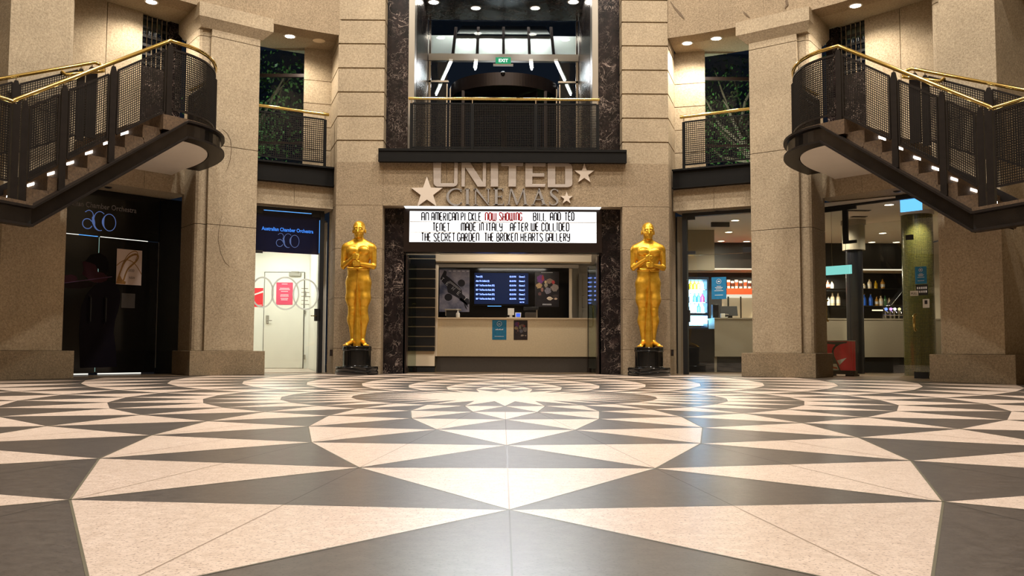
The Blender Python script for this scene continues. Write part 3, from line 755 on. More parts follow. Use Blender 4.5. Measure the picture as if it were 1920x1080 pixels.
# narrow rounded changeable letters
A_ = lambda cx, cy, rx, ry, a0, a1, n=8: [(cx+rx*math.cos(math.radians(a0+(a1-a0)*i/n)), cy+ry*math.sin(math.radians(a0+(a1-a0)*i/n))) for i in range(n+1)]
arch = [(0, 0)]+A_(.5, .82, .5, .18, 180, 0)+[(1, 0)]
GL = {'A': [arch, [(0, .45), (1, .45)]], 'B': [[(0, 0), (0, 1), (.6, 1)]+A_(.6, .76, .35, .24, 90, -90)+[(.6, .52), (0, .52)], [(.6, .52)]+A_(.6, .26, .4, .26, 90, -90)+[(0, 0)]],
      'C': [[(1, .8)]+A_(.5, .82, .5, .18, 0, 180)+A_(.5, .18, .5, .18, 180, 360)+[(1, .2)]], 'D': [[(0, 0), (0, 1), (.5, 1)]+A_(.5, .8, .5, .2, 90, 0)+A_(.5, .2, .5, .2, 0, -90)+[(0, 0)]],
      'E': [[(1, 1), (.35, 1)]+A_(.35, .82, .35, .18, 90, 180)+A_(.35, .18, .35, .18, 180, 270)+[(1, 0)], [(0, .5), (.8, .5)]], 'F': [[(0, 0), (0, .82)]+A_(.4, .82, .4, .18, 180, 90)+[(1, 1)], [(0, .5), (.8, .5)]],
      'G': [[(1, .8)]+A_(.5, .82, .5, .18, 0, 180)+A_(.5, .18, .5, .18, 180, 360)+[(1, .45), (.55, .45)]], 'H': [[(0, 0), (0, 1)], [(1, 0), (1, 1)], [(0, .5), (1, .5)]], 'I': [[(.5, 0), (.5, 1)]],
      'K': [[(0, 0), (0, 1)], [(1, 1), (.05, .48), (1, 0)]], 'L': [[(0, 1), (0, 0), (1, 0)]], 'M': [[(0, 0)]+A_(.25, .84, .25, .16, 180, 0)+[(.5, 0)], [(.5, .84)]+A_(.75, .84, .25, .16, 180, 0)+[(1, 0)]],
      'N': [arch], 'O': [A_(.5, .8, .5, .2, 0, 180)+A_(.5, .2, .5, .2, 180, 360)+[(1, .8)]], 'P': [[(0, 0), (0, 1), (.55, 1)]+A_(.55, .74, .45, .26, 90, -90)+[(0, .48)]],
      'R': [[(0, 0), (0, 1), (.55, 1)]+A_(.55, .76, .42, .24, 90, -90)+[(0, .52)], [(.5, .5), (1, 0)]], 'S': [[(1, .85)]+A_(.5, .84, .5, .16, 0, 180)+[(0, .72), (1, .3)]+A_(.5, .16, .5, .16, 0, -180)],
      'T': [[(.5, 0), (.5, 1)], [(0, 1), (1, 1)]], 'V': [[(0, 1), (.5, 0), (1, 1)]], 'W': [[(0, 1)]+A_(.25, .16, .25, .16, 180, 360)+[(.5, 1)], [(.5, .16)]+A_(.75, .16, .25, .16, 180, 360)+[(1, 1)]],
      'Y': [[(0, 1), (0, .6)]+A_(.5, .62, .5, .16, 180, 360), [(1, 1), (1, .18)]+A_(.5, .16, .5, .16, 0, -160)]}
WD = {'I': .25, 'M': 1.25, 'W': 1.25, ' ': .45}
ROWS = [(398.8, 413.4, [('AN', 790.7, 803.5, 0), ('AMERICAN', 809.7, 858.9, 0), ('PI CKLE', 864.8, 901.6, 0), ('NOW', 910, 930, 1), ('SHOWING', 936.6, 978.2, 1), ('BILL', 1000, 1023.7, 0), ('AND', 1032, 1051, 0), ('TED', 1059, 1076.3, 0)]),
        (418.2, 432.8, [('TENET', 811.5, 842.6, 0), ('MADE', 864.8, 892.2, 0), ('IN', 898.9, 906.3, 0), ('ITALY', 912, 941.5, 0), ('AFTER', 957, 989.6, 0), ('WE', 996, 1009.6, 0), ('COLLIDED', 1015.9, 1066.7, 0)]),
        (437.2, 452.0, [('THE', 790.4, 807.8, 0), ('SECRET', 814, 853, 0), ('GARDEN', 858, 898, 0), ('THE', 909, 925.5, 0), ('BROKEN', 931.5, 970.4, 0), ('HEARTS', 976.7, 1017, 0), ('GALLERY', 1023.7, 1067.7, 0)])]
rr = random.Random(3)
def word(txt, xa, xb, yt, yb, w, mat, Yf, parent, tilt=True):
    gap = .42; tot = sum(WD.get(c, .82) for c in txt)+gap*(len(txt)-1); k = (xb-xa)/tot; x = xa; mb = MB()
    for c in txt:
        wd = WD.get(c, .82)*k
        if c != ' ':
            dy = rr.uniform(-.5, .6) if tilt else 0; dx = rr.uniform(-.2, .2) if tilt else 0
            for st_ in GL[c]:
                ribbon(mb, [(x+dx+q[0]*wd, yb+dy-q[1]*(yb-yt)) for q in st_], w, Yf-0.004, Yf, lambda a, b: atY(a, b, Yf))
        x += wd+gap*k
    return mb.build('lettering', mat, parent, fix=False)
for yt, yb, ws in ROWS:
    for txt, xa, xb, red in ws:
        word(txt, xa, xb, yt, yb, 2.3, 'lettering_red' if red else 'lettering_black', MY+0.012, mq)
# ================================================================== FOYER
def bY(mb, x0, y0, x1, y1, Ya, Yb):
    """box whose front face at depth Ya spans the photo rectangle"""
    (a, zt), (b, zb) = atY(x0, y0, Ya), atY(x1, y1, Ya); return mb.box(a, b, Ya, Yb, zb, zt)
# glass transom under the title board
# room shell
mb = MB(); mb.box(-2.6, -2.0, 7.46, 8.2, 0, 2.9); mb.box(-2.1, -2.0, 8.2, 14, 0, 2.9); struct(mb.build('wall_foyer_left', 'white_paint'))
mb = MB(); mb.box(2.35, 2.5, 7.46, 14, 0, 2.9); struct(mb.build('wall_foyer_right', 'white_paint'))
mb = MB(); mb.box(-2.0, 2.35, 13.4, 13.5, 0, 2.9); struct(mb.build('wall_foyer_back', 'white_paint'))
mb = MB(); mb.box(-2.1, 2.5, 7.46, 8.9, 2.78, 2.9); mb.box(-2.0, 2.35, 9.2, 13.4, 2.42, 2.6); struct(mb.build('ceiling_foyer', 'ceiling_white'))
mb = MB(); bY(mb, 817, 476, 1109, 491, 8.9, 9.2); mb.box(-1.27, 1.72, 8.9, 9.2, 2.3, 2.8); struct(mb.build('beam_foyer', 'cream_trim'))
# black slatted wall at the left with its pale plinth
t_ = sroot('wall_slatted', (-1.6, 8.2, 0))
SYY = 8.15
xl, xr = -2.0, atY(815.5, 560, SYY)[0]
mb = MB(); zt, zb = atY(800, 477, SYY)[1], atY(800, 659, SYY)[1]
ys = [485, 504.5, 522.5, 540.5, 558.5, 576.5, 594.5, 612.5, 631, 649.5]
zs = [zt]+[atY(800, y, SYY)[1] for y in ys]+[zb]
for a, b in zip(zs[:-1], zs[1:]): mb.box(xl, xr, SYY, SYY+0.12, b+0.010, a-0.010)
mb.build('slat', 'black_slat', t_)
mb = MB(); mb.box(xl, xr, SYY+0.02, SYY+0.12, zb, zt); mb.build('gap_strip', 'ivory_panel', t_)
mb = MB(); mb.box(xl, xr, SYY+0.06, SYY+0.12, atY(800, 686.5, SYY)[1], zb); mb.build('pale_plinth', 'cream_trim', t_)
mb = MB(); mb.box(xl, xr, SYY+0.08, SYY+0.12, 0.0, atY(800, 686.5, SYY)[1]); mb.build('base', 'black_matte', t_)
mb = MB(); bY(mb, 816, 497, 819.5, 668, 8.33, 8.5); struct(mb.build('trim_2', 'cream_trim'))
# ticket counter
CY = 8.42
ct = thing('ticket_counter', 'long cream ticket counter with dark kick board across the cinema foyer', 'counter', (0.3, 8.7, 0))
x0 = atY(817.5, 600, CY)[0]; zt = atY(950, 595.5, CY)[1]; zk = atY(950, 668.5, CY)[1]
mb = MB(); mb.box(x0, 2.34, CY, CY+0.05, zk, zt-0.03); mb.box(x0, x0+0.05, CY+0.05, 9.1, 0.0, zt-0.03); mb.build('front_panel', 'ivory_panel', ct)
mb = MB(); mb.box(x0-0.005, 2.34, CY-0.012, 9.1, zt-0.03, zt); mb.build('counter_top', 'cream_trim', ct)
mb = MB(); mb.box(x0+0.01, 2.34, CY+0.03, CY+0.09, 0, zk); mb.build('kick_board', 'kick_dark', ct)
ZC = zt
def sheet(name, label, cat, rect, Y, mat, th=0.004, group=None):
    (a, zt_), (b, zb_) = atY(rect[0], rect[1], Y), atY(rect[2], rect[3], Y)
    r = thing(name, label, cat, ((a+b)/2, Y, zb_), group); mb = MB(); mb.box(a, b, Y-th, Y, zb_, zt_); mb.build('sheet', mat, r); return r, a, b, zb_, zt_
def txt(parent, body, x, z, Y, size, mat, align='LEFT', sx=1.0, bold=0.0, sp=1.0, ext=0.0015, maxw=None, nm='lettering'):
    mb = text_mb(body, size, lambda a, d, h: (x+a, Y-0.0025+d, z+h), ext, align, sx, sp, bold)
    if maxw:
        V = np.array(mb.v); w_ = V[:, 0].max()-V[:, 0].min(); k = maxw/w_; c = x
        mb.v = [(c+(p[0]-c)*k, p[1], p[2]) for p in mb.v]
    return mb.build(nm, mat, parent, fix=False)
# notices on the counter front
r, a, b, z0, z1 = sheet('notice', 'teal notice with white circle emblem on the ticket counter front', 'notice', (923, 600, 949.5, 637), CY-0.001, 'paper_teal')
cx = (a+b)/2
mb = MB(); mb.tube([(cx+0.045*math.cos(i*math.pi/12), CY-0.008, z1-0.072+0.045*math.sin(i*math.pi/12)) for i in range(24)], 0.003, 5, closed=True); mb.build('emblem', 'lettering_pale', r)
mb = MB()
for i in range(5): mb.box(cx-0.022+i*0.009, cx-0.017+i*0.009, CY-0.009, CY-0.006, z1-0.083, z1-0.083+0.012+0.006*(i % 2))
mb.build('pictogram', 'lettering_pale', r)
mb = MB()
for i in range(9): mb.box(cx-0.075+i*0.017, cx-0.064+i*0.017, CY-0.008, CY-0.006, z1-0.19, z1-0.19+0.012+0.01*((i*7) % 3)/2)
for i in range(16): mb.box(cx-0.088+i*0.011, cx-0.081+i*0.011, CY-0.008, CY-0.006, z0+0.058, z0+0.068)
mb.build('lettering', 'lettering_pale', r)
BLOBS = [((.24, .80), (.16, .13), (118, 50, 128)), ((.33, .83), (.05, .09), (170, 50, 60)), ((.62, .74), (.16, .07), (150, 120, 104)), ((.76, .71), (.07, .05), (196, 60, 60)), ((.44, .71), (.05, .045), (214, 186, 140)), ((.46, .62), (.08, .06), (164, 150, 128)), ((.18, .60), (.13, .085), (180, 146, 100)), ((.82, .54), (.15, .115), (150, 134, 124)), ((.54, .45), (.12, .10), (128, 122, 132)), ((.30, .48), (.05, .07), (150, 104, 92)), ((.62, .225), (.12, .05), (232, 206, 180)), ((.86, .215), (.07, .03), (206, 176, 150)), ((.20, .36), (.07, .05), (96, 62, 60)), ((.85, .30), (.12, .045), (62, 50, 48))]
for i, (_, _, c) in enumerate(BLOBS): plain('bloom_%d' % i, lin(c), 0.5, 0, 0.35, 55)
def dim(c, k): return tuple(v*k for v in c)
for i, (_, _, c) in enumerate(BLOBS): plain('bloom_dim_%d' % i, lin(dim(c, 0.62)), 0.5, 0, 0.4, 55)
def collage(r, a, b, z0, z1, Y, pre, seed):
    q = random.Random(seed); mb = MB()
    for i, (c, s, _) in enumerate(BLOBS):
        mb.mi = i; n = 22; cx, cz = a+(b-a)*c[0], z0+(z1-z0)*c[1]
        poly = [(cx+(b-a)*s[0]*(1+q.uniform(-.22, .22))*math.cos(2*math.pi*k/n), cz+(z1-z0)*s[1]*(1+q.uniform(-.22, .22))*math.sin(2*math.pi*k/n)) for k in range(n)]
        mb.plate(poly, Y-0.0052-0.0002*i, Y-0.004)
    mb.build('printed_picture', [pre+str(i) for i in range(len(BLOBS))], r)
r, a, b, z0, z1 = sheet('film_leaflet', 'small dark film notice stuck on the ticket counter front', 'notice', (963.3, 600.5, 989, 637.3), CY-0.001, 'poster_black')
collage(r, a, b, z0, z1, CY-0.001, 'bloom_dim_', 5)
# poster wall
PW = 11.5
mb = MB(); bY(mb, 819, 502.5, 1067, 640, PW, PW+0.1); struct(mb.build('wall_poster_panel', 'black_gloss'))
mb = MB(); bY(mb, 1067, 503, 1072.5, 640, PW-0.03, PW+0.15); struct(mb.build('trim_3', 'cream_trim'))
mb = MB(); bY(mb, 817, 495, 1085, 502.4, PW+0.01, PW+0.2); struct(mb.build('trim_4', 'ceiling_white'))
r, a, b, z0, z1 = sheet('film_poster', 'blue-grey film poster with a dark diagonal band and spaced letters left of the screen', 'poster', (824.3, 505.3, 880, 585), PW-0.002, 'poster_sky', 0.006)
def pq(u, v): return (a+(b-a)*u, z0+(z1-z0)*v)
Yp = PW-0.009
mb = MB(); mb.plate([pq(*p) for p in ((.02, .78), (.16, .98), (.24, .95), (.22, .86), (.34, .80), (.62, .62), (.74, .52), (.76, .42), (.98, .30), (1.0, .20), (.92, .16), (.80, .22), (.62, .33), (.44, .40), (.28, .46), (.24, .60), (.10, .70))], Yp, PW-0.0081)
mb.plate([pq(*p) for p in ((.66, .28), (.80, .22), (.86, .10), (.94, .04), (.88, .16), (.98, .10), (.90, .22), (.72, .34))], Yp, PW-0.0081)
for cx, cz, rx, rz in ((.73, .68, .12, .085), (.30, .345, .13, .085)):
    mb.plate([pq(cx+rx*math.cos(2*math.pi*k/20), cz+rz*math.sin(2*math.pi*k/20)) for k in range(20)], Yp-0.001, PW-0.0081)
mb.build('printed_picture', 'lettering_black', r)
mb = MB()
for g_, (u, v) in zip('TENET', ((.10, .77), (.27, .66), (.46, .55), (.64, .44), (.86, .31))):
    cxx, czz = pq(u, v); ang = math.radians(-38); ca, sa = math.cos(ang), math.sin(ang); sz = 0.072
    for st_ in {'T': [[(0, 1), (1, 1)], [(.5, 1), (.5, 0)]], 'E': [[(1, 1), (0, 1), (0, 0), (1, 0)], [(0, .5), (.8, .5)]], 'N': [[(0, 0), (0, 1), (1, 0), (1, 1)]]}[g_]:
        ribbon(mb, [(cxx+((q[0]-.5)*.75*sz)*ca-((q[1]-.5)*sz)*sa, czz+((q[0]-.5)*.75*sz)*sa+((q[1]-.5)*sz)*ca) for q in st_], 0.009, Yp-0.003, Yp-0.002, lambda p, q: (p, q))
p0, p1 = pq(.30, .72), pq(.70, .50)
ribbon(mb, [p0, p1], 0.006, Yp-0.003, Yp-0.002, lambda p, q: (p, q)); ribbon(mb, [pq(.34, .73), pq(.72, .52)], 0.006, Yp-0.003, Yp-0.002, lambda p, q: (p, q))
for i in range(5): c = pq(.30+.15*i, .955); mb.box(c[0], c[0]+0.06, Yp-0.003, Yp-0.002, c[1], c[1]+0.016)
mb.build('lettering', 'lettering_pale', r, fix=False)
r, a, b, z0, z1 = sheet('film_poster', 'dark film poster with colourful blossoms and faces right of the screen', 'poster', (1003, 509, 1048, 575.5), PW-0.002, 'poster_black', 0.006)
collage(r, a, b, z0+0.02, z1-0.02, PW-0.005, 'bloom_', 9)
mb = MB(); cx = (a+b)/2
for i in range(6): mb.box(cx-0.13+i*0.045, cx-0.095+i*0.045, PW-0.011, PW-0.008, z1-0.03, z1-0.018)
for i in range(7): mb.box(cx-0.10+i*0.03, cx-0.075+i*0.03, PW-0.011, PW-0.008, z0+0.04, z0+0.055)
mb.box(cx-0.10, cx+0.10, PW-0.011, PW-0.008, z0+0.068, z0+0.073)
mb.build('lettering', 'lettering_pale', r)
# session screen
(a, z1), (b, z0) = atY(888, 509.5, PW-0.1), atY(992, 574.5, PW-0.1)
tv_ = thing('session_screen', 'wide blue session-time screen between the two film posters', 'screen', ((a+b)/2, PW-0.05, z0))
mb = MB(); mb.box(a, b, PW-0.09, PW-0.04, z0, z1); mb.build('case', 'black_gloss', tv_, bevel=0.006); mb = MB(); mb.box((a+b)/2-0.2, (a+b)/2+0.2, PW-0.04, PW-0.001, (z0+z1)/2-0.1, (z0+z1)/2+0.1); mb.build('wall_mount', 'black_matte', tv_)
mb = MB(); mb.box(a+0.02, b-0.02, PW-0.095, PW-0.09, z0+0.05, z1-0.025); mb.build('display', 'screen_blue', tv_)
Yt = PW-0.096
rows = ['Tenet (M)', 'After We Collided (M)']+['Bill & Ted Face the Music (PG)']*4
wds = [12.5, 25.5, 35, 35, 35, 35]
for i, body in enumerate(rows):
    y = 518.6+8.3*i; x, z = atY(892.3, y+1.3, Yt)
    txt(tv_, body, x, z, Yt, 0.052, 'screen_text', bold=0.003, maxw=wds[i]*19.5/FPX)
    for xx, bb, wd in ((955.5, '05:10 PM', 12.2), (973, 'Cinema 2', 11.2)):
        x, z = atY(xx, y+1.6, Yt); txt(tv_, bb, x, z, Yt, 0.05, 'screen_text', bold=0.003, maxw=wd*19.5/FPX)
x, z = atY(974.5, 567.8, Yt); txt(tv_, '05:17 PM', x, z, Yt, 0.04, 'screen_text', maxw=8.4*19.5/FPX, bold=0.002)
mb = MB(); (p, q), (p2, _) = atY(914, 574.3, Yt), atY(940, 574.3, Yt); mb.box(p, p2, PW-0.097, PW-0.09, q, q+0.012); mb.build('light_bar', 'sign_cyan', tv_)
# things on the counter
def at_c(x): return atY(x, 594, 8.62)[0]
def P8(x, y): return atY(x, y, 8.62)
(a, z1), (b, z0) = P8(834, 579), P8(864.5, 594.4)
r = thing('cash_register', 'black cash register screen seen from behind, beside the hand sanitizer', 'register', ((a+b)/2, 8.65, ZC))
mb = MB(); mb.box(a, b, 8.58, 8.86, z1-0.03, z1); mb.build('top_plate', 'satin_steel', r, bevel=0.004)
mb = MB(); mb.box(a+0.03, b-0.05, 8.60, 8.8, ZC+0.001, z1-0.031); mb.build('body', 'black_matte', r)
mb = MB(); mb.box(a+0.01, a+0.05, 8.62, 8.74, ZC+0.04, z1-0.032); mb.build('side_arm', 'satin_steel', r)
x = at_c(859); r = thing('sanitizer_bottle', 'clear pump bottle of hand sanitizer on the ticket counter', 'bottle', (x, 8.52, ZC))
mb = MB(); mb.lathe([(0.036, ZC), (0.038, ZC+0.01), (0.038, ZC+0.075), (0.030, ZC+0.092), (0.014, ZC+0.102), (0.014, ZC+0.11)], (x, 8.52), 16); mb.build('bottle_body', 'paper_white', r, smooth=True)
mb = MB(); mb.lathe([(0.016, ZC+0.11), (0.016, ZC+0.125), (0.006, ZC+0.127), (0.006, ZC+0.155)], (x, 8.52), 12); mb.box(x-0.028, x+0.01, 8.512, 8.528, ZC+0.152, ZC+0.166); mb.build('pump', 'paper_white', r)
(a, z1), (b, z0) = P8(952, 578), P8(964, 594.4)
r = thing('card_stand', 'small white display stand on the ticket counter beside the payment terminal', 'stand', ((a+b)/2, 8.6, ZC))
mb = MB(); mb.box(a-0.02, b+0.02, 8.54, 8.66, ZC, ZC+0.012); mb.build('foot', 'paper_white', r)
mb = MB(); mb.box(a+0.035, b-0.035, 8.60, 8.62, ZC+0.012, ZC+0.07); mb.build('neck', 'paper_white', r)
mb = MB(); mb.box(a, b, 8.585, 8.60, ZC+0.055, z1); mb.build('panel', 'paper_white', r, bevel=0.004)
(a, z1), (b, z0) = P8(966.2, 586.3), P8(976.5, 594.4)
r = thing('payment_terminal', 'white payment terminal with a blue display on the ticket counter', 'terminal', ((a+b)/2, 8.55, ZC))
mb = MB(); mb.hexa([(a, 8.50, ZC), (b, 8.50, ZC), (b, 8.60, ZC), (a, 8.60, ZC), (a-0.006, 8.53, z1), (b+0.006, 8.53, z1), (b, 8.60, z1), (a, 8.60, z1)]); mb.build('body', 'paper_white', r, bevel=0.004)
mb = MB(); mb.hexa([(a+0.015, 8.499, ZC+0.02), (b-0.015, 8.499, ZC+0.02), (b-0.015, 8.505, ZC+0.02), (a+0.015, 8.505, ZC+0.02), (a+0.013, 8.521, z1-0.015), (b-0.013, 8.521, z1-0.015), (b-0.013, 8.53, z1-0.015), (a+0.013, 8.53, z1-0.015)]); mb.build('display', 'screen_small', r)
(a, z1), (b, z0) = P8(981, 575.5), P8(1010, 594.4)
r = thing('receipt_printer', 'dark till monitor and printer at the right of the ticket counter', 'register', ((a+b)/2, 8.7, ZC))
mb = MB(); mb.box(a+0.04, b-0.05, 8.6, 8.8, ZC, ZC+0.11); mb.build('body', 'kick_dark', r, bevel=0.006)
mb = MB(); mb.box(a+0.01, b, 8.62, 8.80, z1-0.055, z1); mb.build('monitor', 'black_matte', r, bevel=0.006)
mb = MB(); mb.box(b-0.045, b-0.02, 8.66, 8.74, ZC, z1-0.055); mb.build('stand_arm', 'satin_steel', r)
# ceiling fittings of the foyer
x, z = atY(940, 499, 10.4); r = thing('ceiling_vent', 'dark round ceiling vent above the ticket counter', 'vent', (x, 10.4, 2.38))
mb = MB(); mb.lathe([(0.10, 2.385), (0.20, 2.40), (0.20, 2.419)], (x, 10.4), 24); mb.build('ring', 'black_matte', r); mb = MB(); mb.lathe([(0.05, 2.37), (0.08, 2.384)], (x, 10.4), 16); mb.build('cone', 'black_matte', r)
r = thing('ceiling_strip_light', 'long warm strip light on the foyer ceiling in front of the film posters', 'light', (0.2, 10.9, 2.38))
mb = MB(); mb.box(-1.0, 1.35, 10.86, 10.96, 2.40, 2.419); mb.build('housing', 'satin_steel', r); mb = MB(); mb.box(-0.95, 1.3, 10.88, 10.94, 2.392, 2.40); mb.build('tube', 'strip_warm', r)
# panelled white door behind the counter at the right
(a, z1), (b, _) = atY(1085, 513, 12.2), atY(1112, 513, 12.2)
dr = sroot('door_1', ((a+b)/2, 12.2, 0))
mb = MB(); mb.box(a, b+0.2, 12.2, 12.25, 0, z1); mb.build('door_leaf', 'white_paint', dr)
mb = MB(); pa, pb = atY(1092, 540, 12.19)[0], b+0.05
for y0, y1 in ((524, 548), (553, 577.5), (582, 620)):
    zt, zb = atY(1092, y0, 12.19)[1], atY(1092, y1, 12.19)[1]
    mb.box(pa, pb, 12.185, 12.2, zt-0.025, zt); mb.box(pa, pb, 12.185, 12.2, zb, zb+0.025); mb.box(pa, pa+0.025, 12.185, 12.2, zb, zt)
mb.build('panel_moulding', 'white_paint', dr)
mb = MB(); mb.box(atY(1072, 500, 12.3)[0]-0.3, 2.34, 12.3, 12.4, 0, 2.42); struct(mb.build('wall_foyer_partition', 'white_paint'))
# glass entrance doors, both standing open into the foyer
def glass_leaf(n, hx, sx, label):
    r = sroot('door_%d' % n, (hx, 7.5, 0))
    dx, dy = -sx*0.10, 0.78; L = math.hypot(dx, dy); ex, ey = dx/L, dy/L
    F = lambda u, d, z: (hx+ex*u-ey*d*1.0, 7.46+ey*u+ex*d, z)
    zt = 2.06
    mb = MB(F); mb.box(0.02, 0.80, -0.006, 0.006, 0.09, zt-0.06); mb.build('glass_pane', 'green_glass', r)
    mb = MB(F); mb.box(0.0, 0.14, -0.02, 0.02, 0.015, 0.09); mb.box(0.62, 0.81, -0.02, 0.02, 0.015, 0.09); mb.box(0.0, 0.16, -0.02, 0.02, zt-0.06, zt); mb.build('patch_fitting', 'bronze_dark', r)
    mb = MB(F); mb.box(0.796, 0.806, -0.010, 0.010, 0.09, zt-0.06); mb.box(0.012, 0.022, -0.01, 0.01, 0.09, zt-0.06); mb.build('edge_seal', 'bronze_dark', r)
    mb = MB(F); k = -sx
    mb.tube([(0.70, 0.0, 0.86), (0.70, k*0.05, 0.86), (0.70, k*0.072, 0.89), (0.70, k*0.072, 1.25), (0.70, k*0.05, 1.28), (0.70, 0.0, 1.28)], 0.014, 8); mb.build('handle', 'brass', r, smooth=True)
glass_leaf(2, -1.75, -1, ''); glass_leaf(3, 1.70, 1, '')
mb = MB(); mb.box(-1.78, -1.72, 7.2, 7.45, 0, 2.1); struct(mb.build('trim_5', 'bronze_dark')); mb = MB(); mb.box(1.66, 1.72, 7.2, 7.45, 0, 2.1); struct(mb.build('trim_6', 'bronze_dark'))

# ================================================================== UPPER HALL behind the centre balcony
ZU = Z_SL1; GY = 10.0; ZCE = 7.45
mb = MB(); mb.box(-3.3, 3.3, 7.62, GY-0.05, ZCE, ZCE+0.15); struct(mb.build('ceiling_upper_hall', 'dark_marble'))
uh = sroot('window_1', (0, GY, ZU))
xa, xb = -1.60+OX, 1.60+OX
zb1, zb0 = atY(943, 103, GY)[1], atY(943, 115.5, GY)[1]
def bar(mb, x, w=0.03, z0=ZU, z1=ZCE): mb.box(x-w/2, x+w/2, GY-0.03, GY+0.03, z0, z1)
mb = MB(); bar(mb, xa+0.03, 0.05); bar(mb, xb-0.03, 0.05); bar(mb, xa+0.40, 0.025, ZU, zb0-0.5); bar(mb, xb-0.40, 0.025, ZU, zb0-0.5)
bar(mb, xa+0.47, 0.02, ZU, zb0-0.6); bar(mb, xb-0.47, 0.02, ZU, zb0-0.6)
zq = atY(825, 153, GY)[1]; mb.box(xa, xa+0.43, GY-0.03, GY+0.03, zq-0.02, zq+0.02); mb.box(xb-0.43, xb, GY-0.03, GY+0.03, zq-0.02, zq+0.02)
mb.build('window_frame', 'chrome', uh)
mb = MB(); mb.box(xa, xb, GY-0.06, GY+0.06, zb0, zb1); mb.build('transom_beam', 'satin_steel', uh)
mb = MB(); mb.box(xa+0.06, xb-0.06, GY-0.006, GY+0.006, zb1, ZCE); mb.box(xa+0.06, xa+0.4, GY-0.006, GY+0.006, ZU, zb0); mb.box(xb-0.4, xb-0.06, GY-0.006, GY+0.006, ZU, zb0); mb.build('pane', 'dark_glass', uh)
# EXIT sign
(a, z1), (b, z0) = atY(929.3, 108, GY-0.1), atY(957.8, 120, GY-0.1)
ex = thing('exit_sign', 'green EXIT sign above the revolving door', 'sign', ((a+b)/2, GY-0.1, z0))
mb = MB(); mb.box(a, b, GY-0.13, GY-0.08, z0, z1); mb.build('light_box', 'exit_green', ex, bevel=0.004)
txt(ex, 'EXIT', (a+b)/2, z0+0.033, GY-0.13, 0.098, 'exit_white', 'CENTER', maxw=(b-a)*0.62, bold=0.003)
mb = MB(); mb.box(a-0.05, b+0.05, GY-0.12, GY-0.061, z0-0.04, z0-0.002); mb.build('bracket', 'satin_steel', ex)
# revolving door
cxr, cyr, RR = OX+0.02, 10.35, 1.17
zh1, zh0 = 6.07, 5.80
rv = thing('revolving_door', 'dark bronze revolving glass door at the back of the upper hall', 'door', (cxr, cyr, ZU))
mb = MB()
def cyl(mb, r0, r1, z0, z1, n=40, a0=0, a1=360):
    for i in range(n):
        p, q = math.radians(a0+(a1-a0)*i/n), math.radians(a0+(a1-a0)*(i+1)/n); P = lambda r, a, z: (cxr+r*math.cos(a), cyr+r*math.sin(a), z)
        mb.hexa([P(r0, p, z0), P(r1, p, z0), P(r1, q, z0), P(r0, q, z0), P(r0, p, z1), P(r1, p, z1), P(r1, q, z1), P(r0, q, z1)])
cyl(mb, RR-0.06, RR, zh0, zh1, 120); mb.lathe([(RR-0.055, zh0+0.01), (RR-0.055, zh0+0.04)], (cxr, cyr), 60); mb.build('drum_header', 'bronze_dark', rv)
mb = MB(); cyl(mb, RR-0.03, RR-0.015, ZU+0.1, zh0, 14, 150, 222); cyl(mb, RR-0.03, RR-0.015, ZU+0.1, zh0, 14, 318, 390); mb.build('curved_glass', 'dark_glass', rv)
mb = MB()
for a in (150, 186, 222, 318, 354, 390): p = math.radians(a); x, y = cxr+(RR-0.02)*math.cos(p), cyr+(RR-0.02)*math.sin(p); mb.box(x-0.03, x+0.03, y-0.03, y+0.03, ZU, zh0)
mb.build('post', 'bronze_dark', rv)
for k in range(4):
    p = math.radians(38+90*k); ca, sa = math.cos(p), math.sin(p); F = lambda u, d, z: (cxr+ca*u-sa*d, cyr+sa*u+ca*d, z)
    mb = MB(F); mb.box(0.02, 0.07, -0.02, 0.02, ZU+0.02, zh0-0.02); mb.box(RR-0.12, RR-0.07, -0.02, 0.02, ZU+0.02, zh0-0.02); mb.box(0.02, RR-0.07, -0.02, 0.02, ZU+0.02, ZU+0.14); mb.box(0.02, RR-0.07, -0.02, 0.02, zh0-0.12, zh0-0.02)
    o = mb.build('wing', 'bronze_dark', rv); g_ = MB(F); g_.box(0.07, RR-0.12, -0.005, 0.005, ZU+0.14, zh0-0.12); g_.build('pane', 'dark_glass', o)
mb = MB(); x, z = atY(943, 138, cyr-RR); mb.ell((x, cyr-RR-0.02, z), (0.045, 0.04, 0.045)); mb.build('sensor', 'black_gloss', rv, smooth=True)
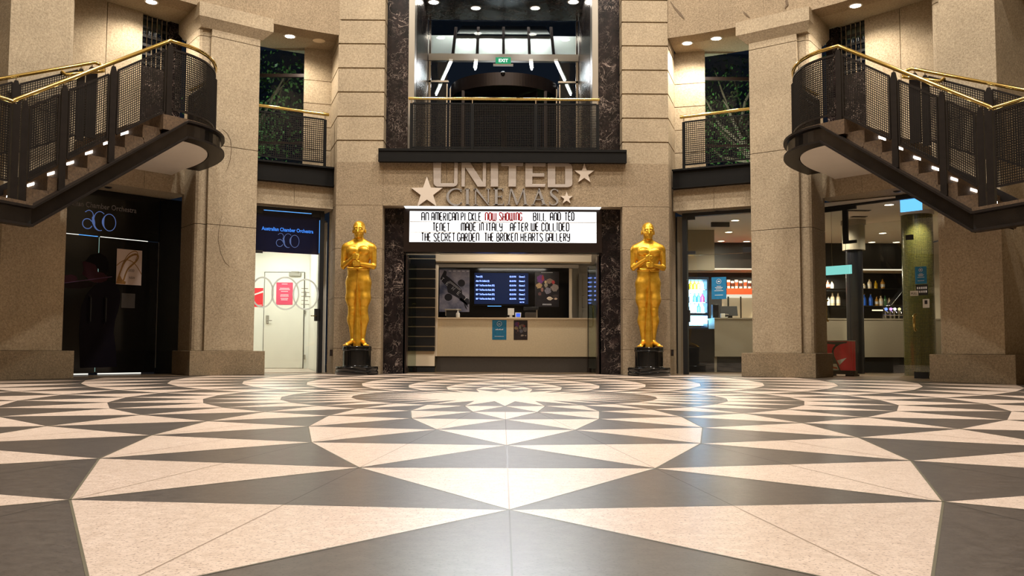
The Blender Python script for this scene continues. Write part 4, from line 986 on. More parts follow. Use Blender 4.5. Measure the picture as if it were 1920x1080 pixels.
# canopy outside: white fascia, sloping glass and its dark fins
cn = thing('entrance_canopy', 'white entrance canopy with sloping glass and dark fins outside the upper hall', 'canopy', (0, 10.7, 6.5))
CYY = 10.55
mb = MB(); bY(mb, 800, 66, 1090, 103, CYY, CYY+0.1); mb.build('fascia_board', 'white_paint', cn)
mb = MB(); (a, z1), (b, z0) = atY(857, 63, CYY-0.05), atY(1031, 63, CYY-0.05); z2 = atY(857, 48, 11.6)[1]
mb.hexa([(a, CYY-0.05, z1), (b, CYY-0.05, z1), (b, CYY-0.02, z1), (a, CYY-0.02, z1), (a+0.05, 11.6, z2), (b-0.05, 11.6, z2), (b-0.05, 11.63, z2), (a+0.05, 11.63, z2)]); mb.build('sloping_glass', 'satin_steel', cn)
for xt, xb_ in ((855, 848.5), (897, 894.5), (944, 944), (991, 993), (1033, 1038.5)):
    t0, b0 = atY(xt, 51, CYY-0.12), atY(xb_, 102, CYY-0.12); mb = MB(); mb.hexa([(b0[0]-0.03, CYY-0.10, b0[1]), (b0[0]+0.03, CYY-0.10, b0[1]), (b0[0]+0.03, CYY-0.005, b0[1]), (b0[0]-0.03, CYY-0.005, b0[1]), (t0[0]-0.03, CYY-0.14, t0[1]), (t0[0]+0.03, CYY-0.14, t0[1]), (t0[0]+0.03, CYY-0.055, t0[1]), (t0[0]-0.03, CYY-0.055, t0[1])]); mb.build('fin', 'bronze_dark', cn)
# tube lights under the canopy
def tube_light(x0, y0, x1, y1, z, label):
    a, b = atZ(x0, y0, z), atZ(x1, y1, z); r = thing('canopy_tube_light', label, 'light', ((a[0]+b[0])/2, (a[1]+b[1])/2, z), 'tube lights under the entrance canopy')
    mb = MB(); mb.tube([(a[0], a[1], z), (b[0], b[1], z)], 0.022, 8); mb.build('tube', 'lamp_cool', r)
    mb = MB(); mb.bar((a[0], a[1], z+0.05), (b[0], b[1], z+0.05), 0.08, 0.05); mb.build('housing', 'white_paint', r)
for s, w_ in ((0, 'left'), (1, 'right')):
    X = lambda x: x if not s else 1888-x
    tube_light(X(845.5), 117, X(829), 153, 6.5, 'long white tube light %s of the EXIT sign, nearer of two in line' % w_)
    tube_light(X(826), 160, X(818), 178, 6.5, 'white tube light %s of the EXIT sign, lower of two in line' % w_)
    tube_light(X(892.5), 117, X(891), 130, 6.5, 'short white tube light just %s of the EXIT sign' % w_)
# ================================================================== STAIRS AND RAILINGS
def wire_panel(root, F, P00, P10, P01, P11, pitch=0.03, w=0.0105, name='panel', fr=0.028, matf='steel_dark'):
    """framed wire mesh between four corners given as (u, d, z): bottom left, bottom right, top left, top right"""
    a, b, c, e = (np.array(p, float) for p in (P00, P10, P01, P11))
    L = (np.linalg.norm(b-a)+np.linalg.norm(e-c))/2; H = (np.linalg.norm(c-a)+np.linalg.norm(e-b))/2
    f = MB(F)
    for p, q in ((a, b), (c, e), (a, c), (b, e)): f.bar(p, q, 0.02, fr)
    fo = f.build('panel_frame', matf, root)
    m_ = MB(F); nn = np.cross(b-a, c-a); nn /= np.linalg.norm(nn); n = max(2, int(L/pitch)); k = max(2, int(H/pitch))
    for i in range(1, n):
        s = i/n; p, q = a+(b-a)*s, c+(e-c)*s; tw = (b-a)/np.linalg.norm(b-a)*w/2; o = nn*0.003
        m_.add([tuple(p-tw-o), tuple(p+tw-o), tuple(q+tw-o), tuple(q-tw-o)], [(0, 1, 2, 3)]); m_.add([tuple(p-tw+o*.2), tuple(p+tw+o*.2), tuple(q+tw+o*.2), tuple(q-tw+o*.2)], [(3, 2, 1, 0)])
    for j in range(1, k):
        s = j/k; p, q = a+(c-a)*s, b+(e-b)*s; tw = np.array((0, 0, w/2)); o = nn*0.003
        m_.add([tuple(p-tw+o), tuple(q-tw+o), tuple(q+tw+o), tuple(p+tw+o)], [(0, 1, 2, 3)]); m_.add([tuple(p-tw-o*.2), tuple(q-tw-o*.2), tuple(q+tw-o*.2), tuple(p+tw-o*.2)], [(3, 2, 1, 0)])
    m_.build('wire_mesh', 'mesh_steel', fo, fix=False)
    return fo
def sweep(mb, path, o0, o1, h0, h1):
    """rectangular section carried along a path of (u, d, z): o0..o1 sideways, h0..h1 upright"""
    P = [np.array(p, float) for p in path]; n = len(P); A = []
    for i in range(n):
        d0 = (P[i]-P[i-1])[:2] if i else (P[1]-P[0])[:2]; d1 = (P[i+1]-P[i])[:2] if i < n-1 else d0
        if i == 0: d0 = d1
        d0 = d0/np.linalg.norm(d0); d1 = d1/np.linalg.norm(d1); n0 = np.array([d0[1], -d0[0]]); n1 = np.array([d1[1], -d1[0]])
        mm = n0+n1; mm /= np.linalg.norm(mm); mm /= max(0.4, mm@n0); A.append(mm)
    vs_ = []
    for p, m_ in zip(P, A):
        for o, h in ((o0, h0), (o1, h0), (o1, h1), (o0, h1)): vs_.append((p[0]+m_[0]*o, p[1]+m_[1]*o, p[2]+h))
    fs = [(3, 2, 1, 0), tuple(range(4*n-4, 4*n))]+[(4*i+j, 4*i+(j+1) % 4, 4*i+4+(j+1) % 4, 4*i+4+j) for i in range(n-1) for j in range(4)]
    mb.add(vs_, fs)
def bez(p0, p1, p2, p3, n):
    p0, p1, p2, p3 = (np.array(p, float) for p in (p0, p1, p2, p3))
    return [tuple(p0*(1-t)**3+p1*3*t*(1-t)**2+p2*3*t*t*(1-t)+p3*t**3) for t in [i/n for i in range(n+1)]]
DN = 5.5
uA, zA = at(352, 226, 49, DN); uB, zB = at(61, 386.5, 49, DN)
hB = zA-at(362, 262, 49, DN)[1]
ZLAND = 3.53; ZLOW = zB+0.05
gx, gy = atZ(0, 416, zB-hB)                      # the lower landing turns towards the viewer here
e49, t49 = nv(49), tv(49)
def uv49(x, y): return (x*t49[0]+y*t49[1], x*e49[0]+y*e49[1])
q0 = np.array(uv49(gx, gy)); b0 = np.array((uB, DN)); dl = (q0-b0)/np.linalg.norm(q0-b0)
far = b0+dl*2.6
curve = bez((uA+0.02, DN), (uA+0.62, DN+0.03), (0.93, 6.15), (1.0, 7.36), 18)
path = [(far[0], far[1], zB), (uB, DN, zB), (uA, DN, zA)]+[(u, d, zA) for u, d in curve[1:]]
NR = 8
uL = at(50, 352, 49, 5.62)[0]; uU = at(300, 222, 49, 5.62)[0]; run = (uU-uL)/(NR-1); rise = (ZLAND-ZLOW)/NR
def staircase(mir, where):
    F = frame(49, mir)
    root = thing('staircase', 'dark steel staircase with lit stone steps, wire mesh and brass rail, '+where, 'staircase', F(-1.0, 6.5, 1.6), 'mirrored stairs of the rotunda')
    mb = MB(F)
    sweep(mb, path, -0.05, -0.02, -hB+0.02, -0.02); mb.build('stringer_web', 'steel_web', root)
    mb = MB(F)
    sweep(mb, path, -0.14, 0.03, -0.03, 0.0); sweep(mb, path[:2], -0.10, 0.03, -hB, -hB+0.03); sweep(mb, path[1:3], -0.10, 0.03, -hB, -hB+0.03); sweep(mb, path[2:], -0.19, 0.03, -hB, -hB+0.03); mb.build('stringer_flange', 'steel_dark', root)
    # far stringer
    mb = MB(F); sweep(mb, [(uB-0.2, 7.06, zB), (uA-0.05, 7.06, zA)], -0.03, 0.03, -0.04, 0.2); mb.build('wall_stringer', 'steel_dark', root)
    # landing deck and its pale soffit
    mb = MB(F)
    inner = [(u-0.0, d+0.0) for u, d in curve]
    deck = [(uU+0.0, 5.53)]+[(u-0.03*(i/18), d+0.03) for i, (u, d) in enumerate(curve)]+[(0.98, 8.02), (uU-0.1, 8.02)]
    mb.prism(deck, ZLAND-0.20, ZLAND); mb.build('landing', 'step_stone', root)
    mb = MB(F); sof = [(uA-1.0, 5.72)]+[(u-0.10-0.08*(i/18), d+0.16) for i, (u, d) in enumerate(curve)]+[(0.92, 8.02), (uA-0.9, 8.02)]
    so = [(uA-0.05, 5.68)]+sof[1:-1]+[(uA-0.05, 8.02)]
    mb.prism(so, zA-hB+0.004, zA-hB+0.02); part_label(mb.build('soffit_panel', 'ceiling_white', root), 'pale soffit under the rounded landing')
    mb = MB(F); dlow = [(uB+0.02, 5.55), (uB+0.02, 7.02), (far[0]-1.9*0.6, far[1]+1.6), (far[0]+0.02, far[1]+0.05)]
    mb.prism(dlow, ZLOW-0.08, ZLOW); mb.build('landing', 'step_stone', root)
    h0 = 0.07; mb = MB(F); mb.hexa([(uB+0.05, 5.56, zB-h0), (uB+0.05, 7.02, zB-h0), (uA-0.1, 7.02, zA-h0), (uA-0.1, 5.56, zA-h0), (uB+0.05, 5.56, zB-h0+0.02), (uB+0.05, 7.02, zB-h0+0.02), (uA-0.1, 7.02, zA-h0+0.02), (uA-0.1, 5.56, zA-h0+0.02)]); mb.build('underside', 'steel_dark', root)
    # steps and the small lamps in their risers
    for i in range(NR-1):
        u0, u1 = uL+run*i, uL+run*(i+1); zt = ZLOW+rise*(i+1)
        mb = MB(F); mb.plate([(u0, zt-rise-0.004), (u0, zt), (u1+0.02, zt), (u1+0.02, zt-0.13), (u0+0.06, zt-rise-0.11)], 5.62, 7.02)
        o = mb.build('step', 'step_stone', root)
        dd = 6.12; mb = MB(F); mb.box(u0-0.006, u0-0.001, dd-0.10, dd+0.10, zt-0.052, zt-0.022); mb.build('step_light', 'step_lamp', o)
    zt = ZLAND; mb = MB(F); mb.box(uU-0.006, uU-0.001, 6.02, 6.22, zt-0.05, zt-0.02); mb.build('step_light', 'step_lamp', root)
    # near railing
    DR = 5.585
    (ul, zl), (uh, zh) = at(22, 190, 49, DR), at(319, 76.5, 49, DR)
    ins = [(u-0.085-0.02*i/18, d+0.085) for i, (u, d) in enumerate(curve)]
    zc = zh
    low = np.array((ul, DR)); fl = low+dl*2.5
    zfar = zl+0.0
    pts = [(fl[0], fl[1], zl)]+[(ul, DR, zl)]+[(uh, DR, zh)]+[(u, d, zc) for u, d in ins[1:]]
    mb = MB(F); mb.tube(pts[0:2]+[(ul+(uh-ul)*0.02, DR, zl+(zh-zl)*0.02)]+[(ul+(uh-ul)*0.98, DR, zl+(zh-zl)*0.98)]+pts[2:], 0.027, 10); mb.build('handrail', 'brass', root, smooth=True)
    px_ = [(47, 205, 345), (121, 173.5, 303.5), (213, 136, 256.5), (319, 90, 206)]
    cor = []
    for x, yt, yb in px_:
        u, z1 = at(x, yt, 49, DR); z0 = at(x, yb, 49, DR)[1]; cor.append((u, z0, z1))
    # posts: flat tapered bars with a brass-capped pin up to the rail
    for k, (u, z0, z1) in enumerate(cor):
        sl = (zh-zl)/(uh-ul); zr = zl+sl*(u-ul); zs = zB+(zA-zB)*(u-uB)/(uA-uB)-0.01
        mb = MB(F); hw = 0.038
        mb.plate([(u-hw, zs), (u+hw, zs), (u+hw, z1+0.0), (u+0.018, zr-0.055), (u-0.018, zr-0.055), (u-hw, z1-0.02)], DR-0.018, DR+0.018)
        o = mb.build('post', 'steel_dark', root)
        mb = MB(F); mb.tube([(u, DR, zr-0.056), (u, DR, zr-0.02)], 0.010, 8); mb.build('pin', 'chrome', o)
    for (u0, a0, b0_), (u1, a1, b1) in zip(cor[:-1], cor[1:]):
        wire_panel(root, F, (u0+0.06, DR, a0+(a1-a0)*0.06/(u1-u0)), (u1-0.06, DR, a1-(a1-a0)*0.06/(u1-u0)), (u0+0.06, DR, b0_+(b1-b0_)*0.06/(u1-u0)), (u1-0.06, DR, b1-(b1-b0_)*0.06/(u1-u0)), 0.030)
    # rounded landing panel: frame rails follow the curve
    z0, z1 = cor[3][1], cor[3][2]
    cpath = [(uh+0.06, DR)]+[p for p in ins if p[0] > uh+0.08]
    fr = MB(F); sweep(fr, [(u, d, z0) for u, d in cpath], -0.01, 0.01, 0, 0.028); sweep(fr, [(u, d, z1) for u, d in cpath], -0.01, 0.01, -0.028, 0)
    fo = fr.build('panel_frame', 'steel_dark', root)
    wm = MB(F)
    cl = [0]
    for p, q in zip(cpath[:-1], cpath[1:]): cl.append(cl[-1]+math.dist(p, q))
    def pt(s):
        for i in range(len(cl)-1):
            if s <= cl[i+1]+1e-9: t = (s-cl[i])/(cl[i+1]-cl[i]); return (cpath[i][0]+(cpath[i+1][0]-cpath[i][0])*t, cpath[i][1]+(cpath[i+1][1]-cpath[i][1])*t)
        return cpath[-1]
    s = 0.03
    while s < cl[-1]:
        u, d = pt(s); wm.box(u-0.005, u+0.005, d-0.005, d+0.005, z0+0.01, z1-0.01); s += 0.03
    z = z0+0.03
    while z < z1: sweep(wm, [(u, d, z) for u, d in cpath], -0.003, 0.003, -0.005, 0.005); z += 0.03
    wm.build('wire_mesh', 'mesh_steel', fo, fix=False)
    for s in (cl[-1]*0.55, cl[-1]*0.98):
        u, d = pt(s); mb = MB(F); mb.box(u-0.02, u+0.02, d-0.03, d+0.03, zA, z1); o = mb.build('post', 'steel_dark', root)
        mb = MB(F); mb.tube([(u, d, z1), (u, d, zc-0.02)], 0.010, 8); mb.build('pin', 'chrome', o)
    # lower landing panel, running out of the picture
    za0, za1 = cor[0][1], cor[0][2]
    p0 = np.array((cor[0][0], DR))+dl*0.20; p1 = p0+dl*1.6
    o0 = at(36, 345, 49, DR)[1]
    wire_panel(root, F, (*p0, za0), (*p1, za0), (*p0, za1), (*p1, za1), 0.030)
    for q in (p0-dl*0.07, p1+dl*0.06):
        mb = MB(F); mb.box(q[0]-0.04, q[0]+0.04, q[1]-0.04, q[1]+0.04, zB-0.01, za1+0.02); o = mb.build('post', 'steel_dark', root)
        mb = MB(F); mb.tube([(q[0], q[1], za1+0.02), (q[0], q[1], zl-0.02)], 0.010, 8); mb.build('pin', 'chrome', o)
    # short inner rail on the landing
    (ua, z_a), (ub, z_b) = at(356, 181, 49, 6.3), at(404, 150, 49, 6.7)
    mb = MB(F); mb.tube([(ua, 6.3, z_a), (ub, 6.7, z_b)], 0.02, 8); mb.tube([(ua+0.02, 6.3, z_a-0.09), (ub, 6.7, z_b-0.09)], 0.014, 8); mb.box(ua-0.02, ua+0.05, 6.28, 6.32, ZLAND, z_a); mb.box(ub-0.02, ub+0.02, 6.68, 6.72, ZLAND, z_b); mb.build('short_rail', 'steel_dark', root)
    return root
staircase(1, 'above the orchestra doors'); staircase(-1, 'above the bar doors')

def gallery_guard(mir, where):
    """railing on the wall side of the stair, with a looped brass end"""
    F = frame(49, mir); D = 7.12
    (u1, z1), (u0, z0) = at(178, 117, 49, D), at(-45, 156, 49, D)
    root = thing('gallery_railing', 'brass-railed mesh railing with looped end behind the staircase '+where, 'railing', F((u0+u1)/2, D, z0-1.05), 'wall-side stair railings')
    ue = at(113, 142, 49, D)[0]; slp = (z1-z0)/(u1-u0)
    mb = MB(F); mb.tube([(u0, D, z0), (u1-0.1, D, z1-0.1*slp), (u1, D+0.01, z1), (u1+0.07, D, z1-0.01), (u1+0.11, D-0.02, z1-0.06), (u1+0.10, D-0.05, z1-0.11), (u1+0.03, D-0.08, z1-0.14), (u1-0.10, D-0.08, z1-0.14-0.1*slp), (ue+0.05, D-0.06, z1+(ue-u1)*slp-0.09), (ue, D-0.03, z1+(ue-u1)*slp-0.05)], 0.026, 10); mb.build('handrail', 'brass', root, smooth=True)
    (ua, zt), (ub, zb) = at(-45, 172, 49, D), at(150, 133, 49, D); H = 0.92
    (um, zm) = at(31, 156.5, 49, D)
    wire_panel(root, F, (ua, D, zt-H), (um-0.05, D, zm-H), (ua, D, zt), (um-0.05, D, zm), 0.034)
    wire_panel(root, F, (um+0.05, D, zm-H), (ub-0.03, D, zb-H), (um+0.05, D, zm), (ub-0.03, D, zb), 0.034)
    for x, hw in ((31, 0.045), (152, 0.05), (172, 0.075)):
        u, _ = at(x, 140, 49, D); zr = z0+(z1-z0)*(u-u0)/(u1-u0); top = zr-0.06
        mb = MB(F); mb.plate([(u-hw, top-1.02), (u+hw, top-1.02), (u+hw, top-0.08), (u+0.018, top), (u-0.018, top), (u-hw, top-0.10)], D-0.018, D+0.018); o = mb.build('post', 'steel_dark', root)
        mb = MB(F); mb.tube([(u, D, top-0.005), (u, D, zr-0.02)], 0.01, 8); mb.build('pin', 'chrome', o)
    return root
gallery_guard(1, 'above the orchestra doors'); gallery_guard(-1, 'above the bar doors')

# centre balcony railing
BYY = 6.86
r = thing('balcony_railing', 'wide straight balcony railing with black mesh and brass rail above the cinema sign', 'railing', (-0.03, BYY, Z_SL1), 'balcony railings')
I3 = lambda u, d, z: (u, d, z)
(a, zr), (b, _) = atY(766, 184.5, BYY), atY(1124, 184.5, BYY)
mb = MB(); mb.tube([(a, BYY, zr), (b, BYY, zr)], 0.026, 10); mb.build('handrail', 'brass', r, smooth=True)
xs = [atY(x, 240, BYY)[0] for x in (771, 885.5, 1004.5, 1121)]
zt, zb = atY(943, 195, BYY)[1], atY(943, 277.5, BYY)[1]
for x in xs:
    mb = MB(); mb.box(x-0.022, x+0.022, BYY-0.02, BYY+0.02, Z_SL1, zt); o = mb.build('post', 'fascia_black', r)
    mb = MB(); mb.tube([(x, BYY, zt), (x, BYY, zr-0.02)], 0.011, 8); mb.build('pin', 'chrome', o)
for x0, x1 in zip(xs[:-1], xs[1:]): wire_panel(r, I3, (x0+0.022, BYY, zb), (x1-0.022, BYY, zb), (x0+0.022, BYY, zt), (x1-0.022, BYY, zt), 0.03, 0.011, matf='fascia_black')
for s, where in ((1, 'orchestra'), (-1, 'bar')):
    F = frame(28, s); D = 7.84
    (ua, za), (ub, zb_) = at(470, 195.7, 28, D), at(616.5, 215, 28, D); zr = (za+zb_)/2
    r = thing('balcony_railing', 'short balcony railing with mesh and brass rail over the small %s door' % where, 'railing', F(0, D, ZF1), 'balcony railings')
    mb = MB(F); mb.tube([(ua, D, zr), (ub, D, zr)], 0.030, 10); mb.build('handrail', 'brass', r, smooth=True)
    up = at(609.5, 260, 28, D)[0]; zt, zb = at(600, 223.5, 28, D)[1], at(600, 304, 28, D)[1]
    for u in (up, ua+0.05):
        mb = MB(F); mb.box(u-0.02, u+0.02, D-0.02, D+0.02, ZF1, zt); o = mb.build('post', 'fascia_black', r)
        mb = MB(F); mb.tube([(u, D, zt), (u, D, zr-0.02)], 0.011, 8); mb.build('pin', 'chrome', o)
    wire_panel(r, F, (ua+0.07, D, zb), (up-0.02, D, zb), (ua+0.07, D, zt), (up-0.02, D, zt), 0.036, 0.011, matf='fascia_black')
# ================================================================== ORCHESTRA DOORS (left big bay) AND SMALL LOBBY DOOR
def pl(mb, pts, phi, d0, d1):
    """plate cut along a photo outline, lying in the plane at distance d0"""
    mb.plate([at(x, y, phi, d0) for x, y in pts], d0, d1)
def ptext(parent, body, x, y, x1, phi, d, size, mat, bold=0.0, frac=0.0):
    """line of letters from photo point (x, y) to x1 in the plane; frac = share of the line that lies before x"""
    F = frame(phi); u0, z0 = at(x, y, phi, d); u1, _ = at(x1, y, phi, d)
    mb = text_mb(body, size, lambda a, dd, h: (a, dd, h), 0.0015, 'LEFT', 1, 1, bold)
    V = np.array(mb.v); wv = V[:, 0].max()-V[:, 0].min(); W = (u1-u0)/(1-frac); k = W/wv; st = u0-W*frac
    mb.v = [tuple(F(st+(p[0]-V[:, 0].min())*k, d-0.003+p[1], z0+p[2])) for p in mb.v]
    return mb.build('lettering', mat, parent, fix=False)
def aco(parent, P, d, mats):
    """the three joined letters of the orchestra's mark; P maps mark units (0..100 wide, 0..58 high) into the plane"""
    F = None
    E_ = lambda cx, cy, rx, ry, a0, a1, n=22: [(cx+rx*math.cos(math.radians(a0+(a1-a0)*i/n)), cy+ry*math.sin(math.radians(a0+(a1-a0)*i/n))) for i in range(n+1)]
    mb = MB(P[1])
    rb = lambda pts, ws: ribbon(mb, pts, ws, d-0.004, d-0.002, P[0])
    rb(E_(16, 17, 14, 14, 30, 330)+[(29, 12)], 2.6)                                         # bowl of a
    rb([(8, 50)]+E_(20, 42, 12, 13, 150, 0)+[(32, 30), (33, 18), (36, 10)], [2]*8+[2.4]*12+[3]*4+[6]*2) if False else rb([(8, 50)]+E_(20, 42, 12, 13, 145, 0)+[(33, 30), (33, 22)], 2.1)
    rb([(30, 38), (32.5, 30), (33.5, 22), (36, 14)], [3, 7.5, 9, 5])
    rb(E_(52, 28, 19, 27, 52, 290), [2.0 if (i < 8 or i > 20) else 2.2+3.0*math.sin(math.pi*(i-8)/12) for i in range(23)])
    rb(E_(80, 27, 19, 24, 0, 360, 36), [2.0+5.0*max(0, math.cos(2*math.pi*(i/36-0.5)))**6 for i in range(37)])
    return mb.build('emblem', mats, parent, fix=False)
DP = 8.68
F = frame(49)
dr = sroot('door_4', F(0, DP, 0))
uL_, zT = at(96, 356, 49, DP)[0], 2.97
u_l = at(88, 560, 49, DP)[0]-0.35; u_r = at(336, 560, 49, DP)[0]+0.1
ul, ur, um = at(97, 600, 49, DP)[0]-0.3, at(293, 600, 49, DP)[0], at(181, 600, 49, DP)[0]
zg = at(186, 443.5, 49, DP)[1]
mb = MB(F); mb.box(ul, um-0.006, DP, DP+0.03, 0.03, zg-0.008); mb.build('door_leaf', 'black_gloss', dr); mb = MB(F); mb.box(um+0.006, ur, DP, DP+0.03, 0.03, zg-0.008); mb.build('door_leaf', 'black_gloss', dr)
mb = MB(F); mb.box(ul, ur, DP, DP+0.03, zg+0.008, zT); mb.build('transom_panel', 'black_gloss', dr)
mb = MB(F); mb.box(ur+0.012, u_r, DP-0.01, DP+0.04, 0, zT); mb.build('side_panel', 'black_gloss', dr)
mb = MB(F); a = at(148, 440, 49, DP)[0]; mb.box(ul, a, DP+0.005, DP+0.02, zg-0.005, zg+0.005); b = at(278, 440, 49, DP)[0]; mb.box(um+0.02, b, DP+0.005, DP+0.02, zg-0.005, zg+0.005); part_label(mb.build('light_gap', 'gap_white', dr), 'white line of light over the doors')
mb = MB(F); mb.box(a, um-0.02, DP+0.005, DP+0.02, zg-0.005, zg+0.005); part_label(mb.build('light_gap', 'gap_blue', dr), 'blue line of light over the doors')
mb = MB(F); mb.box(um-0.006, um+0.006, DP+0.005, DP+0.02, 0.05, zg-0.01); part_label(mb.build('light_gap', 'gap_green', dr), 'green-white line of light between the two leaves')
mb = MB(F); mb.box(ul, um-0.1, DP+0.005, DP+0.02, 0.008, 0.028); mb.box(um+0.05, b-0.05, DP+0.005, DP+0.02, 0.008, 0.028); part_label(mb.build('light_gap', 'gap_white', dr), 'white line of light under the doors')
mb = MB(F); mb.box(ur+0.001, ur+0.011, DP+0.002, DP+0.02, 0.1, zg); mb.build('edge_seal', 'satin_steel', dr)
for s in (-1, 1):
    mb = MB(F); uu = um+s*0.12; mb.tube([(uu, DP-0.001, 0.82), (uu, DP-0.05, 0.85), (uu, DP-0.05, 1.22), (uu, DP-0.001, 1.25)], 0.014, 8); mb.build('handle', 'black_matte', dr, smooth=True)
ptext(dr, 'Australian Chamber Orchestra', 166, 388.5, 256, 49, DP, 0.12, 'lettering_grey', 0.001, 0.385)
(lu, lz), (ru, rz) = at(153, 426, 49, DP), at(217, 433, 49, DP); k = (ru-lu)/100
aco(dr, (lambda x, y: (lu+x*k, lz-0.03+y*k*1.05), F), DP, 'emblem_blue')
# printed picture of a violinist across the leaves
mur = MB(F); mur.mi = 0
pl(mur, [(181, 532), (190, 524), (206, 527), (218, 534), (225, 548), (226, 562), (222, 582), (216, 600), (213, 622), (217, 652), (219, 688), (150, 690), (148, 620), (152, 575), (162, 552), (172, 540)], 49, DP-0.003, DP-0.001)
mur.mi = 1; pl(mur, [(155, 491), (163, 488), (172, 490), (180, 498), (184, 510), (196, 512), (203, 520), (200, 526), (190, 530), (178, 530), (168, 526), (160, 518), (154, 514), (157, 506)], 49, DP-0.004, DP-0.001)
pl(mur, [(115, 522), (122, 516), (134, 514.5), (143, 518), (146, 524), (138, 528), (126, 530), (116, 529)], 49, DP-0.004, DP-0.001)
mur.mi = 2; pl(mur, [(160, 490), (170, 478), (186, 474), (200, 482), (204, 496), (203, 510), (198, 516), (192, 508), (186, 506), (178, 496), (168, 492)], 49, DP-0.005, DP-0.001)
mur.mi = 3; pl(mur, [(118, 532), (140, 529), (165, 527), (178, 531), (172, 538), (150, 541), (128, 540), (112, 537)], 49, DP-0.005, DP-0.001)
mur.mi = 4; pl(mur, [(112, 531), (210, 518), (210.3, 519.5), (112.3, 532.3)], 49, DP-0.006, DP-0.001)
part_label(mur.build('printed_mural', ['suit_photo', 'skin_photo', 'hair_photo', 'wood_photo', 'bow_photo'], dr, fix=False), 'dim printed picture of a person playing a violin')
def bay_sheet(name, label, cat, x0, y0, x1, y1, phi, d, mat, th=0.003):
    (ua, za), (ub, zb) = at(x0, y0, phi, d), at(x1, y1, phi, d); FF = frame(phi)
    r = thing(name, label, cat, FF((ua+ub)/2, d, zb)); mb = MB(FF); mb.box(ua, ub, d-th, d, zb, za); mb.build('sheet', mat, r); return r, ua, ub, zb, za, FF
r, ua, ub, zb, za, FF = bay_sheet('poster', 'pale poster with a golden looping string on the right-hand black orchestra door', 'poster', 219.5, 466, 264.5, 535.5, 49, DP-0.002, 'poster_dusk')
mb = MB(FF); Q = lambda u, v: (ua+(ub-ua)*u, zb+(za-zb)*v)
S = [(.05, .12), (.15, .35), (.30, .62), (.50, .80), (.72, .88), (.84, .84), (.80, .72), (.62, .58), (.45, .45), (.35, .28), (.28, .12), (.12, .05)]
S2 = [(.0, .52), (.18, .64), (.40, .70), (.62, .66), (.82, .52), (1.0, .32)]; S3 = [(.12, .18), (.22, .55), (.45, .86), (.70, .97), (.82, .90), (.74, .70)]
def smooth_pts(p, n=6):
    out = []
    for i in range(len(p)-1):
        p0, p1, p2, p3 = (np.array(p[max(0, min(len(p)-1, i+j))], float) for j in (-1, 0, 1, 2))
        for t in [k/n for k in range(n)]: out.append(tuple(0.5*(2*p1+(p2-p0)*t+(2*p0-5*p1+4*p2-p3)*t*t+(3*p1-p0-3*p2+p3)*t**3)))
    return out+[p[-1]]
ribbon(mb, smooth_pts(S), 0.055, DP-0.007, DP-0.0055, Q); ribbon(mb, smooth_pts(S2), 0.025, DP-0.007, DP-0.0055, Q); ribbon(mb, smooth_pts(S3), 0.025, DP-0.008, DP-0.0055, Q)
mb.plate([Q(*p) for p in ((.0, .02), (.05, .20), (.15, .24), (.25, .12), (.38, .08), (.36, .01))], DP-0.0075, DP-0.0055)
mb.build('printed_loop', 'ochre_print', r, fix=False)
for body, x0, y0, x1 in (('2020', 240, 509, 251.5), ('NSW', 242, 523, 253)): ptext(r, body, x0, y0, x1, 49, DP-0.0055, 0.06, 'kick_dark')
bay_sheet('notice', 'dim grey notice below the pale poster on the orchestra door', 'notice', 228, 549.5, 252.5, 578, 49, DP-0.002, 'notice_dim')

# ---- small lobby door
D2_ = 8.05; F = frame(28); G = lambda x, y: at(x, y, 28, D2_)
sd = sroot('door_5', F(0, D2_, 0))
z_t = G(540, 398)[1]; z_b = G(540, 474.3)[1]; ua, ub = G(478, 440)[0]-0.05, G(599.5, 440)[0]
mb = MB(F); mb.box(ua, ub-0.01, D2_, D2_+0.03, z_b, z_t); mb.build('sign_panel', 'sign_blue_glow', sd)
mb = MB(F); mb.box(ub, ub+0.075, D2_-0.03, D2_+0.06, 0, z_t+0.03); mb.box(ua, ub+0.07, D2_-0.02, D2_+0.05, z_t+0.016, z_t+0.07); mb.build('door_frame', 'black_matte', sd)
mb = MB(F); a, b = G(495, 400)[0], G(584, 400)[0]; mb.box(a, b, D2_-0.004, D2_+0.01, z_t+0.001, z_t+0.012); mb.box(ub-0.008, ub-0.001, D2_-0.004, D2_+0.01, z_b+0.03, z_t-0.1); mb.build('light_edge', 'gap_blue', sd)
mb = MB(F)
for u0, u1 in ((ua, G(493, 400)[0]), (G(585, 400)[0], ub)): mb.box(u0, u1, D2_-0.012, D2_-0.001, z_t-0.055, z_t+0.015)
mb.box(ua, G(492.5, 470)[0], D2_-0.012, D2_+0.0, z_b-0.03, z_b+0.02); mb.build('patch_fitting', 'black_matte', sd)
ptext(sd, 'Australian Chamber Orchestra', 490.5, 431, 587.5, 28, D2_, 0.09, 'sign_blue_text', 0.002)
(lu, lz), (ru, rz) = G(517, 461), G(561, 464); k = (ru-lu)/100
aco(sd, (lambda x, y: (lu+x*k, lz-0.022+y*k*1.1), F), D2_, 'emblem_blue')
mb = MB(F); mb.box(ua, ub-0.012, D2_+0.005, D2_+0.015, 0.02, z_b-0.006); gp = mb.build('glass_pane', 'door_glass', sd)
mb = MB(F)
for cx, cy_, rx, ry in ((492, 548, 20, 28), (535, 550, 25, 30), (573, 552, 23, 28)):
    pts = [G(cx+rx*math.cos(2*math.pi*i/40), cy_+ry*math.sin(2*math.pi*i/40)) for i in range(41)]
    ribbon(mb, pts, 0.028, D2_-0.001, D2_+0.004, lambda p, q: (p, q))
mb.build('frosted_rings', 'frosted_white', sd, fix=False)
(a, z1), (b, z0) = G(590, 579), G(598, 602)
